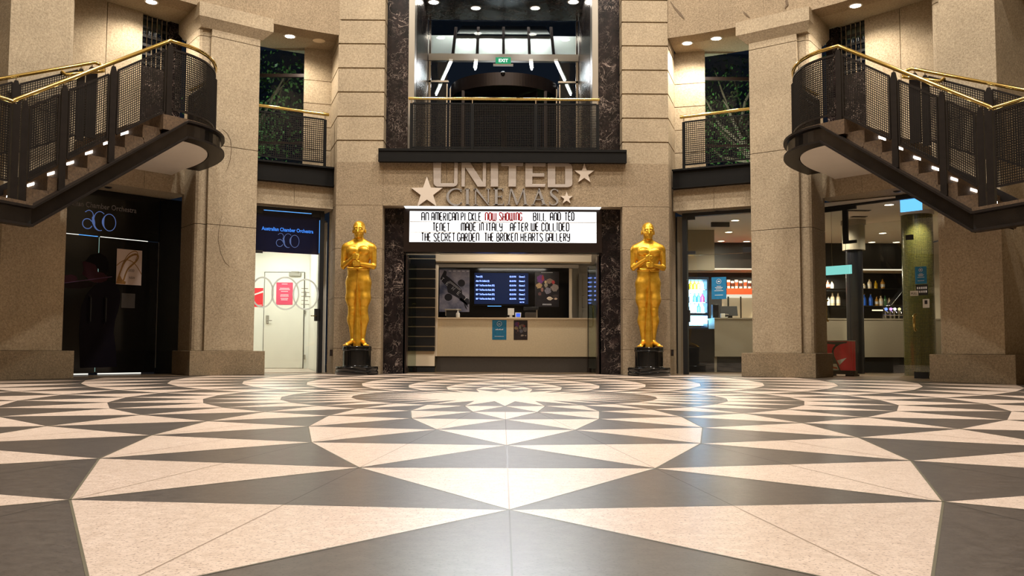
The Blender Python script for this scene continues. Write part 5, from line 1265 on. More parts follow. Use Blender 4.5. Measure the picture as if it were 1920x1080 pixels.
mb = MB(F); mb.box(a, b+0.02, D2_-0.03, D2_+0.03, z0, z1); lk = mb.build('lock_case', 'black_matte', sd); mb = MB(F); c = (z0+z1)/2-0.02; mb.tube([(a+0.03, D2_-0.03, c), (a+0.02, D2_-0.06, c), (a-0.085, D2_-0.065, c)], 0.008, 8); mb.build('lever', 'brass', lk, smooth=True)
mb = MB(F)
for i in range(5):
    u0, z0 = G(565, 540+7.5*i); mb.box(u0, u0+0.12+0.02*(i % 3), D2_-0.001, D2_+0.004, z0-0.012, z0)
mb.build('lettering', 'print_grey', sd)
# white lobby behind
LY = 10.5
lx = atY(580, 560, LY)[0]
mb = MB(); mb.box(-6.6, lx+0.1, LY, LY+0.1, 0, 2.75); struct(mb.build('wall_lobby_back', 'lobby_white'))
mb = MB(); mb.prism([(lx, LY-0.001), (-3.36, 7.72), (-3.26, 7.75), (lx+0.1, LY-0.001)], 0, 2.75); struct(mb.build('wall_lobby_right', 'lobby_white'))
mb = MB(); mb.prism([(-5.02, 7.3), (-6.5, LY-0.001), (-6.6, LY-0.001), (-5.12, 7.3)], 0, 2.75); struct(mb.build('wall_lobby_left', 'lobby_white'))
lob = [(-4.95, 7.05), (-3.3, 7.86), (lx+0.1, LY+0.1), (-6.6, LY+0.1)]
mb = MB(); mb.prism(lob, 2.75, 2.8); struct(mb.build('ceiling_lobby', 'lobby_white'))
mb = MB(); mb.prism([(-4.85, 7.0), (-3.42, 7.76), (lx, LY), (-6.5, LY)], 0.001, 0.006); struct(mb.build('floor_lobby', 'floor_pale'))
(a, z1), (b, _) = atY(497.5, 511, LY), atY(571, 511, LY)
wd = sroot('door_6', ((a+b)/2, LY, 0))
mb = MB(); mb.box(a, b, LY-0.03, LY-0.001, 0.012, z1); mb.build('door_leaf', 'white_paint', wd, bevel=0.003)
mb = MB(); mb.box(a-0.012, a-0.004, LY-0.02, LY-0.001, 0, z1+0.01); mb.box(b+0.004, b+0.012, LY-0.02, LY-0.001, 0, z1+0.01); mb.box(a-0.012, b+0.012, LY-0.02, LY-0.001, z1+0.004, z1+0.012); mb.build('shadow_gap', 'kick_dark', wd)
def b2(mb, x0, y0, x1, y1, Y0, Y1): (p, q), (r_, s) = atY(x0, y0, LY), atY(x1, y1, LY); return mb.box(p, r_, Y0, Y1, s, q)
mb = MB(); b2(mb, 499.5, 591.5, 504.5, 606.5, LY-0.045, LY-0.03); pz = mb.build('lock_plate', 'satin_steel', wd, bevel=0.004)
mb = MB(); (p, q) = atY(502, 601, LY); mb.tube([(p, LY-0.045, q), (p, LY-0.09, q), (p+0.11, LY-0.09, q)], 0.010, 8); mb.build('lever', 'satin_steel', pz, smooth=True)
mb = MB(); b2(mb, 543.5, 511.5, 565, 518, LY-0.08, LY-0.03); mb.bar((atY(548, 509, LY)[0], LY-0.05, z1+0.01), (atY(562, 511, LY)[0], LY-0.10, z1+0.005), 0.03, 0.02); mb.build('door_closer', 'satin_steel', wd)
mb = MB()
for y in (545, 580, 665): b2(mb, 570.5, y, 573, y+9, LY-0.04, LY-0.03)
mb.build('hinge', 'satin_steel', wd)
(a, z1), (b, z0) = atY(518.5, 529.5, LY-0.032), atY(548.5, 571.5, LY-0.032)
r = thing('notice', 'pink-red notice on the white door inside the lobby', 'notice', ((a+b)/2, LY-0.03, z0)); mb = MB(); mb.box(a, b, LY-0.036, LY-0.0305, z0, z1); mb.build('sheet', 'paper_pink', r)
mb = MB(); cx = (a+b)/2
for i, (wv, zz) in enumerate(((.12, .44), (.20, .35), (.23, .32), (.15, .28), (.17, .21), (.18, .18), (.16, .13), (.14, .10))): mb.box(cx-wv/2, cx+wv/2, LY-0.038, LY-0.036, z0+zz, z0+zz+0.012)
mb.build('lettering', 'lettering_pale', r)
(a, z1), (b, z0) = atY(470, 540, LY-0.002), atY(493, 575.5, LY-0.002)
r = thing('poster', 'bright red poster with a white swoosh on the lobby wall beside the white door', 'poster', ((a+b)/2, LY, z0)); mb = MB(); mb.box(a, b, LY-0.006, LY-0.001, z0, z1); mb.build('sheet', 'red_bright', r)
mb = MB(); ribbon(mb, [(a, z0+0.20), (a+0.1, z0+0.27), (b-0.06, z0+0.31), (b, z0+0.33)], [0.01, 0.03, 0.035, 0.04], LY-0.009, LY-0.006, lambda p, q: (p, q)); mb.box(b-0.12, b-0.02, LY-0.009, LY-0.006, z0+0.03, z0+0.045); mb.build('printed_swoosh', 'paper_white', r, fix=False)
# ================================================================== BAR (right)
ZB = 2.93
mb = MB(); mb.prism([(3.42, 7.86), (4.6, 7.2), (5.5, 6.5), (6.9, 5.45), (9.8, 5.6), (9.8, 12.6), (3.3, 12.6)], ZB, ZB+0.03); struct(mb.build('ceiling_bar', 'ceiling_white'))
mb = MB(); mb.box(3.2, 9.8, 12.6, 12.7, 0, 2.9); struct(mb.build('wall_bar_back', 'black_matte'))
mb = MB(); mb.box(9.8, 9.9, 5, 12.7, 0, 2.9); struct(mb.build('wall_bar_right', 'bar_panel'))
mb = MB(); mb.prism([(3.3, 7.75), (3.2, 12.6), (3.1, 12.6), (3.2, 7.75)], 0, 2.9); struct(mb.build('wall_bar_left', 'bar_panel'))
mb = MB(); mb.prism([(7.12, 5.4), (7.2, 4.7), (9.9, 5.0), (9.8, 5.4)], 0, 2.9); struct(mb.build('wall_bar_near', 'bar_panel'))
BW = 11.8
(xa, z1), (xb, z0) = atY(1340, 457, BW), atY(1795, 505, BW)
mb = MB(); mb.box(4.3, 9.79, BW, BW+0.15, z0, ZB-0.002); struct(mb.build('beam_bar', 'black_matte'))
mb = MB(); mb.box(4.3, 9.79, BW-0.02, BW+0.75, z0-0.04, z0-0.002); struct(mb.build('trim_7', 'cream_trim')); mb = MB(); mb.box(4.3, 9.79, BW-0.024, BW-0.0205, z0-0.036, z0-0.006); struct(mb.build('trim_8', 'shelf_glow'))  # trim_8 glows in place of the light falling on the cream trim
mb = MB(); (a, q) = atY(1340, 507, 9.7); mb.box(3.28, a, 9.7, 9.95, q, ZB-0.002); struct(mb.build('wall_bar_bulkhead', 'bar_panel'))
# counter
KY = 9.0
zt = atY(1620, 597, KY)[1]; zk = atY(1620, 669.6, KY)[1]; xl = atY(1340, 640, KY)[0]
bc = thing('bar_counter', 'long taupe bar counter with black kick board behind the bar doors', 'counter', (6.5, 9.4, 0))
mb = MB(); mb.box(xl, 9.78, KY, KY+0.05, zk, zt-0.03); mb.box(xl, xl+0.05, KY+0.05, 9.5, 0.0, zt-0.03); mb.build('front_panel', 'bar_panel', bc)
mb = MB(); mb.box(xl-0.005, 9.78, KY-0.01, 9.58, zt-0.03, zt); mb.build('counter_top', 'bar_panel', bc)
mb = MB(); mb.box(xl+0.06, 9.78, KY+0.05, KY+0.1, 0, zk); mb.build('kick_board', 'black_matte', bc)
ZT = zt
r = thing('low_cupboard', 'low black cupboard at the end of the bar below the lit drinks fridge', 'cupboard', (3.8, KY+0.1, 0))
zc = atY(1310, 616.5, KY)[1]; mb = MB(); mb.box(3.32, xl-0.008, KY+0.02, 9.5, 0, zc-0.02); mb.build('body', 'navy_dark', r); mb = MB(); mb.box(3.32, xl-0.006, KY+0.01, 9.5, zc-0.02, zc); mb.build('cupboard_top', 'black_matte', r)
# drinks fridge
FY = 9.62
def RB(mb, x0, y0, x1, y1, Y0, Y1): (p, q), (r_, s) = atY(x0, y0, Y0), atY(x1, y1, Y0); return mb.box(p, r_, Y0, Y1, s, q)
fz1 = atY(1310, 519.5, FY)[1]; fxa, fxb = atY(1289, 560, FY)[0], atY(1329, 560, FY)[0]
fr = thing('drinks_fridge', 'glowing white-blue drinks fridge full of bottles at the end of the bar', 'fridge', ((fxa+fxb)/2, FY+0.3, 0))
mb = MB(); mb.box(fxa, fxb, FY+0.06, FY+0.08, 0.0, fz1); mb.box(fxa, fxa+0.02, FY+0.08, FY+0.6, 0, fz1); mb.box(fxb-0.02, fxb, FY+0.08, FY+0.6, 0, fz1); mb.box(fxa, fxb, FY+0.08, FY+0.6, fz1-0.03, fz1)
mb = MB(); mb.box(fxa, fxa+0.03, FY, FY+0.6, 0, fz1); mb.box(fxb-0.03, fxb, FY, FY+0.6, 0, fz1); mb.box(fxa+0.03, fxb-0.03, FY, FY+0.6, fz1-0.05, fz1); mb.box(fxa+0.03, fxb-0.03, FY, FY+0.6, 0, 0.9); mb.build('cabinet', 'steel_blue', fr)
mb = MB(); RB(mb, 1293.5, 592, 1326.5, 607, FY-0.012, FY-0.001); mb.build('lit_base_panel', 'fridge_panel', fr); mb = MB(); RB(mb, 1291, 586.8, 1328, 591.8, FY-0.008, FY+0.05); mb.build('door_rail', 'steel_blue', fr)
gz0 = atY(1310, 588, FY)[1]; mb = MB(); mb.box(fxa+0.032, fxb-0.032, FY+0.38, FY+0.40, 0.95, fz1-0.055); mb.build('light_back', 'fridge_light', fr)
mb = MB()
shz = [atY(1310, y, FY+0.1)[1] for y in (543, 567, 586)]
for z in shz: mb.box(fxa+0.032, fxb-0.032, FY+0.05, FY+0.36, z-0.012, z-0.002)
mb.build('shelf', 'chrome', fr)
mb = MB(); mb.box(fxa+0.03, fxb-0.03, FY+0.012, FY+0.02, 0.92, fz1-0.055); mb.build('glass_door', 'clear_glass', fr)
for c, n_ in (((236, 190, 30), 'bottle_yellow'), ((40, 96, 200), 'bottle_blue'), ((220, 40, 90), 'bottle_red'), ((210, 220, 230), 'bottle_clear'), ((190, 140, 60), 'bottle_amber'), ((40, 110, 60), 'bottle_green'), ((226, 206, 170), 'bottle_cream'), ((90, 50, 30), 'bottle_brown')): plain(n_, lin(c), 0.2)
def bottle(x, y, z, h, r_, mat, label, group, cap='black_matte', lab=None):
    t_ = thing('bottle', label, 'bottle', (x, y, z), group)
    mb = MB(); mb.lathe([(r_, z), (r_, z+h*0.58), (r_*0.8, z+h*0.68), (r_*0.36, z+h*0.80), (r_*0.34, z+h*0.94)], (x, y), 12); mb.build('bottle_body', mat, t_, smooth=True)
    mb = MB(); mb.lathe([(r_*0.38, z+h*0.94), (r_*0.38, z+h)], (x, y), 10); mb.build('cap', cap, t_)
    if lab: mb = MB(); mb.lathe([(r_*1.02, z+h*0.18), (r_*1.02, z+h*0.46)], (x, y), 12); mb.build('paper_label', lab, t_)
k = 0
cols = [['bottle_yellow', 'bottle_yellow', 'bottle_amber', 'bottle_clear'], ['bottle_clear', 'bottle_blue', 'bottle_blue', 'bottle_red'], ['bottle_clear', 'bottle_clear', 'bottle_blue', 'bottle_clear']]
wn = {'bottle_yellow': 'yellow', 'bottle_amber': 'amber', 'bottle_clear': 'clear', 'bottle_blue': 'blue', 'bottle_red': 'pink-red'}
for si, z in enumerate(shz):
    for j, c in enumerate(cols[si]):
        x = fxa+0.10+j*(fxb-fxa-0.2)/3
        bottle(x, FY+0.14, z-0.001, 0.19, 0.042, c, '%s soft drink bottle on the %s shelf of the glowing fridge, %s from left' % (wn[c], ('top', 'middle', 'bottom')[si], ('first', 'second', 'third', 'fourth')[j]), 'bottles in the drinks fridge')
# till screens, popcorn shelf with tubs
(a, z1), (b, _) = atY(1350, 574, 9.3), atY(1382.5, 596, 9.3)
r = thing('till_monitor', 'black till monitor on the bar counter beside the drinks fridge', 'till', ((a+b)/2, 9.3, ZT))
mb = MB(); mb.hexa([(a, 9.25, ZT+0.05), (b, 9.25, ZT+0.05), (b, 9.28, ZT+0.05), (a, 9.28, ZT+0.05), (a, 9.32, z1), (b, 9.32, z1), (b, 9.35, z1), (a, 9.35, z1)]); mb.build('screen_case', 'black_matte', r); mb = MB(); mb.box((a+b)/2-0.07, (a+b)/2+0.07, 9.28, 9.42, ZT, ZT+0.07); mb.build('foot', 'black_matte', r)
(a, z1), (b, _) = atY(1336, 571, 9.35), atY(1347.5, 596, 9.35)
r = thing('till_printer', 'tall dark till unit between the fridge and the till monitor', 'till', ((a+b)/2, 9.4, ZT)); mb = MB(); mb.box(a, b, 9.33, 9.5, ZT, z1); mb.build('body', 'black_matte', r, bevel=0.006); mb = MB(); mb.box(a+0.02, b-0.02, 9.325, 9.33, z1-0.12, z1-0.03); mb.build('slot', 'navy_dark', r)
(a, z1), (b, _) = atY(1351, 589, 9.1), atY(1366, 596, 9.1)
r = thing('card_reader', 'small white card reader on the bar counter in front of the till', 'reader', ((a+b)/2, 9.1, ZT)); mb = MB(); mb.box(a, b-0.08, 9.06, 9.12, ZT, z1+0.01); mb.build('body', 'paper_white', r, bevel=0.005); mb = MB(); mb.tube([(b-0.08, 9.1, ZT+0.01), (b-0.01, 9.1, ZT+0.02), (b, 9.1, z1), (b-0.08, 9.1, z1)], 0.008, 6); mb.build('stand_wire', 'chrome', r)
SY_ = 11.2
(a, z1), (b, z0) = atY(1363, 540.5, SY_), atY(1412, 552, SY_)
pk = thing('popcorn_warmer', 'popcorn warmer with an orange-red header behind the bar beside the fridge', 'machine', ((a+b)/2, SY_+0.3, 0))
mb = MB(); mb.box(a, b+0.3, SY_, SY_+0.6, z0, z1); mb.build('header', 'orange_red', pk); zz = atY(1385, 556, SY_)[1]; mb = MB(); mb.box(a+0.01, b+0.3, SY_+0.01, SY_+0.6, zz, z0-0.001); mb.build('light_strip', 'shelf_glow', pk)
mb = MB()
for x in (a+0.02, a+0.30, b+0.26): mb.box(x, x+0.03, SY_+0.02, SY_+0.05, 0.9, zz-0.001)
mb.build('post', 'chrome', pk); mb = MB(); mb.box(a, b+0.3, SY_, SY_+0.6, 0.0, 1.0); mb.build('cabinet', 'white_paint', pk); mb = MB(); mb.box(a+0.02, b+0.28, SY_+0.5, SY_+0.55, 1.0, zz); mb.build('back_panel', 'cream_trim', pk)
for i, x in enumerate((1367, 1374.5, 1382, 1390, 1398.5, 1406.5)):
    xx = atY(x, 540, SY_+0.1)[0]; h = atY(x, 525+(i % 2)*2, SY_+0.1)[1]-z1-0.002; rr_ = 0.040
    t_ = thing('popcorn_tub', 'white and brown popcorn tub standing on the warmer header, %s from the fridge' % ('first', 'second', 'third', 'fourth', 'fifth', 'sixth')[i], 'tub', (xx, SY_+0.14, z1+0.001), 'popcorn tubs on the warmer')
    mb = MB(); mb.lathe([(rr_*0.78, z1+0.001), (rr_, z1+0.001+h)], (xx, SY_+0.14), 16); mb.build('tub_body', 'paper_white', t_)
    mb = MB(); mb.lathe([(rr_*0.86, z1+h*0.3), (rr_*0.97, z1+h*0.75)], (xx, SY_+0.14), 16); mb.build('printed_band', 'bottle_brown' if i % 2 else 'orange_red', t_)
    mb = MB(); mb.lathe([(rr_*1.04, z1+h-0.004), (rr_*1.04, z1+h+0.006)], (xx, SY_+0.14), 16); mb.build('rim', 'paper_white', t_)
# round columns of the bar
def lathe_uv(mb, r_, z0, z1, c, n=40):
    o = len(mb.v); mb.uv = mb.uv or []
    vs_ = []; uv = []
    for z in (z0, z1):
        for j in range(n+1):
            t = 2*math.pi*j/n; vs_.append((c[0]+r_*math.cos(t), c[1]+r_*math.sin(t), z)); uv.append((t*r_, z))
    mb.add(vs_, [(j, j+1, n+2+j, n+1+j) for j in range(n)]); mb.uv += uv
mcx, mcy = atY(1722.5, 560, 7.2)[0], 7.2
mc = sroot('column_mosaic', (mcx, mcy, 0)); mb = MB(); lathe_uv(mb, 0.262, 0.0, 2.86, (mcx, mcy)); mb.build('mosaic_shaft', 'mosaic_green', mc, smooth=True, fix=False)
mb = MB(); mb.lathe([(0.285, 2.862), (0.285, ZB-0.003)], (mcx, mcy), 40); mb.build('cap_ring', 'ceiling_white', mc, smooth=True)
dcx, dcy = atY(1602, 520, 8.3)[0], 8.3
mc = sroot('column_dark', (dcx, dcy, 0)); mb = MB(); lathe_uv(mb, 0.155, 0.0, 2.35, (dcx, dcy)); mb.build('dark_shaft', 'navy_dark', mc, smooth=True, fix=False)
mb = MB(); mb.lathe([(0.205, 2.352), (0.205, 2.84), (0.225, 2.842), (0.225, ZB-0.003)], (dcx, dcy), 40); mb.build('grey_head', 'bar_panel', mc, smooth=True)
# back bar: shelves and the bottles on them
bb = thing('back_bar_shelves', 'black back-bar shelving with glass shelves behind the bar counter', 'shelves', (8.3, 12.3, 0))
BY = 12.2
sz = [atY(1640, y, BY)[1] for y in (541.5, 573.5)]
mb = MB(); mb.box(7.2, 9.4, BY-0.12, BY+0.35, sz[0]-0.02, sz[0]-0.001); mb.build('shelf', 'black_gloss', bb); mb = MB(); mb.box(7.2, 9.4, BY-0.12, BY+0.35, sz[1]-0.02, sz[1]-0.001); mb.build('shelf', 'black_gloss', bb)
mb = MB(); mb.box(7.0, 9.6, BY-0.2, BY+0.35, 0, 0.95); mb.build('cabinet', 'black_matte', bb)
mb = MB(); (p, q) = atY(1635, 583, BY-0.2); mb.box(p, p+0.25, BY-0.22, BY-0.2, q, q+0.03); mb.build('light_strip', 'strip_warm', bb)
BOT = [(1630.5, 0, 523, 'bottle_cream', .048), (1642, 0, 526, 'bottle_yellow', .042), (1655, 0, 523, 'bottle_amber', .05), (1620, 0, 531, 'bottle_cream', .04), (1552, 0, 525, 'bottle_brown', .045), (1560, 0, 528, 'bottle_cream', .04),
       (1643, 1, 556, 'bottle_amber', .040), (1651, 1, 554, 'bottle_cream', .048), (1659, 1, 554, 'bottle_green', .038), (1666.5, 1, 558, 'bottle_cream', .034), (1560.5, 1, 549, 'bottle_cream', .05), (1571, 1, 549, 'bottle_cream', .048), (1553, 1, 556, 'bottle_clear', .045), (1620, 1, 551, 'bottle_blue', .045), (1632, 1, 551, 'bottle_blue', .05)]
nm = {'bottle_cream': 'cream-labelled', 'bottle_yellow': 'yellow', 'bottle_amber': 'amber', 'bottle_brown': 'brown', 'bottle_green': 'green', 'bottle_clear': 'clear', 'bottle_blue': 'blue-lit'}
cnt = {}
for x, s, yt, m_, r_ in sorted(BOT, key=lambda b: (b[1], b[0])):
    key = (s, m_); cnt[key] = cnt.get(key, 0)+1; o_ = ('first', 'second', 'third', 'fourth', 'fifth')[cnt[key]-1]
    xx = atY(x, 540, BY)[0]; h = atY(x, yt, BY)[1]-sz[s]
    bottle(xx, BY, sz[s]+0.001, h, r_, m_, '%s %s spirit bottle from the sandstone column, on the %s shelf behind the bar' % (o_, nm[m_], ('upper', 'lower')[s]), 'spirit bottles on the back bar', 'brass' if m_ != 'bottle_green' else 'black_matte', 'paper_white' if m_ in ('bottle_amber', 'bottle_brown', 'bottle_cream') else None)
mb = MB(); (a, z1), (b, z0) = atY(1674, 545, 10.6), atY(1712, 575, 10.6)
r = thing('coffee_machine', 'large black coffee machine on the bar beside the mosaic column', 'machine', ((a+b)/2, 9.5, ZT)); a, b = atY(1668, 570, 9.45)[0], atY(1712, 570, 9.45)[0]; z0, z1 = atY(1690, 573, 9.45)[1], atY(1690, 535, 9.45)[1]
mb = MB(); mb.hexa([(a, 9.4, z0), (b, 9.4, z0), (b, 9.62, z0), (a, 9.62, z0), (a+0.35, 9.4, z1), (b, 9.4, z1+0.05), (b, 9.62, z1+0.05), (a+0.35, 9.62, z1)]); mb.build('hood', 'black_gloss', r, bevel=0.01); mb = MB(); mb.box(b-0.2, b, 9.4, 9.62, ZT+0.001, z0-0.001); mb.build('leg', 'black_gloss', r)
# beer taps
for i, (x, m_, w_) in enumerate(((1662, 'tap_blue', 'blue'), (1671, 'tap_violet', 'violet'), (1678.5, 'tap_white', 'white'), (1687, 'tap_yellow', 'yellow'), (1697.5, 'tap_blue', 'second blue'))):
    xx = atY(x, 579, 9.2)[0]; zc = atY(x, 579.5, 9.2)[1]; r_ = 0.036
    t_ = thing('beer_tap', 'beer tap with a glowing %s round badge on the bar counter' % w_, 'tap', (xx, 9.22, ZT), 'beer taps on the bar')
    mb = MB(); mb.tube([(xx, 9.24, ZT), (xx, 9.24, zc-0.03)], 0.016, 10); mb.box(xx-0.03, xx+0.03, 9.2, 9.28, ZT, ZT+0.01); mb.build('column', 'chrome', t_, smooth=True)
    FL = lambda a, b, c, xx=xx, zc=zc: (xx+a, 9.215+c, zc+b)
    mb = MB(FL); mb.lathe([(r_, 0.0), (r_, 0.025)], (0, 0), 20); mb.build('badge_rim', 'chrome', t_); mb = MB(FL); mb.lathe([(r_*0.82, -0.006), (r_*0.82, -0.001)], (0, 0), 20); mb.build('badge', m_, t_)
    mb = MB(); mb.tube([(xx, 9.2, zc-0.05), (xx, 9.14, zc-0.06), (xx, 9.13, zc-0.09)], 0.010, 8); mb.build('spout', 'chrome', t_, smooth=True)
a, z1 = atY(1653, 585, 9.12); b, _ = atY(1702, 585, 9.12); r = thing('tap_drip_rail', 'chrome drip rail under the beer taps', 'rail', ((a+b)/2, 9.08, ZT)); mb = MB(); mb.tube([(a, 9.06, ZT+0.07), (b, 9.06, ZT+0.07)], 0.010, 8); mb.build('bar', 'chrome', r, smooth=True); mb = MB(); mb.box(a, a+0.03, 9.04, 9.08, ZT, ZT+0.06); mb.box(b-0.03, b, 9.04, 9.08, ZT, ZT+0.06); mb.build('foot', 'chrome', r)
# white service door with a frosted edge beyond the mosaic column
(a, z1), (b, z0) = atY(1757, 503, 11.4), atY(1785, 597, 11.4)
mb = MB(); mb.box(a-0.3, b+0.3, 11.45, 11.5, 0, z1+0.02); struct(mb.build('wall_bar_pale', 'white_paint'))
r = thing('blue_light_tube', 'thin vertical blue light tube on the pale wall beyond the mosaic column', 'light', (b+0.06, 11.4, 1.0)); mb = MB(); mb.tube([(b+0.05, 11.42, 1.2), (b+0.05, 11.42, z1)], 0.015, 8); mb.build('tube', 'led_cyan', r); mb = MB(); mb.box(b+0.03, b+0.07, 11.43, 11.449, 1.15, z1+0.02); mb.build('wall_mount', 'chrome', r)

# ---- glazing of the big right bay
PH = -49; F = frame(PH); DB = 8.68
gl = sroot('door_7', F(0, DB, 0)); ug = at(1548, 560, PH, DB)[0]; mb = MB(F); mb.box(ug-0.006, ug+0.006, DB-0.012, DB-0.007, 0.03, 2.3); mb.build('edge_seal', 'black_matte', gl)
G = lambda x, y, d=DB: at(x, y, PH, d)
u0, u1 = G(1546, 600)[0]-0.05, G(1795, 600)[0]+0.1
mb = MB(F); mb.box(u0, u1, DB-0.03, DB+0.04, 2.895, 2.972); mb.build('header_bar', 'black_matte', gl)
zp0 = G(1586, 457)[1]; up0, up1 = G(1580.5, 420)[0], G(1590, 420)[0]
mb = MB(F); mb.box(up0, up1, DB-0.02, DB+0.02, zp0, 2.895); mb.box(up0, G(1606, 455)[0], DB-0.021, DB+0.021, zp0-0.0, zp0+0.05); mb.box(u0, G(1605, 390)[0], DB-0.025, DB+0.025, 2.84, 2.894); mb.build('hanger_bar', 'black_matte', gl)
um_ = G(1596, 600)[0]
mb = MB(F); mb.box(u0, up1-0.002, DB-0.006, DB+0.006, 0.03, 2.89); mb.build('glass_pane', 'clear_glass', gl)
mb = MB(F); mb.box(up1+0.02, u1, DB-0.006, DB+0.006, 0.03, zp0+0.3); mb.build('glass_pane', 'clear_glass', gl)
(ua_, za_), (ub_, zb_) = G(1699, 441), G(1712, 449); mb = MB(F); mb.box(ua_, ub_, DB-0.02, DB+0.02, zb_, za_); mb.box(G(1715, 697)[0], G(1741, 697)[0], DB-0.02, DB+0.02, 0.0, 0.1); mb.build('patch_fitting', 'black_matte', gl)
for x, n_ in ((1553, 0), (1717, 1)):
    u = G(x, 600)[0]; z0, z1 = G(x, 602 if n_ == 0 else 619)[1], G(x, 563 if n_ == 0 else 590)[1]
    mb = MB(F); mb.tube([(u, DB-0.008, z0), (u, DB-0.05, z0+0.02), (u, DB-0.06, z0+0.06), (u, DB-0.06, z1-0.06), (u, DB-0.05, z1-0.02), (u, DB-0.008, z1)], 0.016 if n_ == 0 else 0.022, 10); mb.build('handle', 'brass', gl, smooth=True)
r, ua, ub, zb, za, FF = bay_sheet('notice', 'bright blue notice on the bar door glass in front of the mosaic column', 'notice', 1715.5, 500.5, 1738, 531.5, PH, DB-0.008, 'paper_blue')
def notice_print(r, ua, ub, zb, za, FF, d):
    w_, h = ub-ua, za-zb; cx = (ua+ub)/2; mb = MB(FF)
    mb.tube([(cx+w_*0.16*math.cos(i*math.pi/10), d, za-h*0.2+w_*0.16*math.sin(i*math.pi/10)) for i in range(20)], w_*0.014, 5, closed=True)
    mb.box(cx-w_*0.07, cx+w_*0.07, d-0.001, d+0.001, za-h*0.23, za-h*0.17)
    for wv, q in ((.30, .42), (.52, .48), (.40, .54), (.60, .62), (.56, .82)): mb.box(cx-w_*wv/2, cx+w_*wv/2, d-0.001, d+0.001, za-h*q-h*0.012, za-h*q+h*0.012)
    mb.build('lettering', 'lettering_pale', r)
notice_print(r, ua, ub, zb, za, FF, DB-0.013)
r, ua, ub, zb, za, FF = bay_sheet('price_card', 'small dark card with rows of pale squares under the blue notice on the bar door', 'card', 1717.5, 534, 1740, 553, PH, DB-0.008, 'black_matte')
mb = MB(FF)
for i in range(5):
    for j in range(2): mb.box(ua+(ub-ua)*(0.08+0.18*i), ua+(ub-ua)*(0.20+0.18*i), DB-0.013, DB-0.011, za-(za-zb)*(0.42+0.35*j), za-(za-zb)*(0.22+0.35*j))
mb.build('printed_squares', 'lettering_pale', r)
r, ua, ub, zb, za, FF = bay_sheet('door_sign', 'small white sign beside the dark card on the bar door', 'sign', 1706.5, 545.5, 1722, 554.5, PH, DB-0.012, 'paper_white')
ptext(r, 'PULL', 1708.5, 552.6, 1720, PH, DB-0.0155, 0.05, 'lettering_black')
r, ua, ub, zb, za, FF = bay_sheet('door_sticker', 'small pale sticker above the handle side of the bar door glass', 'sticker', 1730, 561, 1743, 577, PH, DB-0.008, 'paper_white'); mb = MB(FF); mb.lathe; mb.box(ua+0.03, ub-0.03, DB-0.013, DB-0.011, zb+0.06, za-0.02); mb.build('printed_square', 'lettering_black', r)
# hanging lit signs
r = thing('hanging_sign', 'glowing cyan-blue hanging sign above the bar doors beside the staircase', 'sign', F(G(1708, 380, 8.8)[0], 8.8, 2.6))
(ua, za), (ub, zb) = G(1688.5, 372, 8.8), G(1728.5, 393.5, 8.8); mb = MB(F); mb.box(ua, ub, 8.78, 8.82, zb, za-0.03); mb.build('light_panel', 'sign_cyan', r); mb = MB(F); mb.box((ua+ub)/2-0.15, (ua+ub)/2-0.02, 8.77, 8.83, za-0.03, 2.93); mb.build('hanger', 'black_matte', r)
r = thing('lit_panel', 'pale aqua lit panel seen through the bar door glass left of the dark column', 'sign', F(G(1570, 505, 8.95)[0], 8.95, 1.9))
(ua, za), (ub, zb) = G(1540, 500.5, 8.95), G(1596.5, 513, 8.95); mb = MB(F); mb.box(ua, ub, 8.94, 8.97, zb, za); mb.build('light_panel', 'sign_aqua', r); mb = MB(F); mb.box(ua+0.2, ua+0.204, 8.953, 8.957, za, ZB); mb.box(ub-0.1, ub-0.096, 8.953, 8.957, za, ZB); mb.build('hanger', 'chrome', r)
# red display board standing inside the glass
DS = 8.85; G2 = lambda x, y: at(x, y, PH, DS)
r = thing('display_board', 'red floor-standing display board with white arrow shapes behind the bar glass', 'board', F(G2(1575, 700)[0], DS, 0))
(ua, za), (ub, zb) = G2(1541, 640), G2(1603, 695)
mb = MB(F); mb.box(ua, ub, DS, DS+0.03, zb, za); mb.build('board', 'red_bright', r); mb = MB(F); mb.box(ua-0.005, ub+0.005, DS-0.005, DS+0.035, za, za+0.015); mb.build('top_rail', 'satin_steel', r)
mb = MB(F); mb.box(ua, ub+0.02, DS-0.03, DS+0.06, 0.03, zb); mb.box(ua+0.05, ua+0.2, DS-0.08, DS+0.12, 0.0, 0.03); mb.box(ub-0.13, ub+0.02, DS-0.08, DS+0.12, 0.0, 0.03); mb.build('foot', 'bronze_dark', r)
pp = lambda X, Y: (1530+X/6.35, 550+Y/6.35)
mb = MB(F); mb.mi = 0
def pl2(pts, d0): mb.plate([G2(*pp(*q)) for q in pts], d0, DS-0.0005)
pl2([(125, 575), (370, 578), (365, 592), (290, 605), (235, 640), (210, 680), (215, 740), (250, 820), (295, 920), (275, 920), (235, 830), (195, 735), (188, 690), (200, 650), (235, 610), (125, 600)], DS-0.003)
pl2([(130, 725), (200, 730), (245, 838), (130, 838)], DS-0.0032)
mb.mi = 1; pl2([(130, 838), (245, 840), (275, 915), (130, 920)], DS-0.0036); pl2([(250, 800), (365, 768), (280, 855)], DS-0.0034)
mb.mi = 2; pl2([(132, 855), (250, 880), (262, 905), (132, 875)], DS-0.0042)
mb.build('printed_shapes', ['olive_print', 'paper_white', 'orange_print'], r, fix=False)
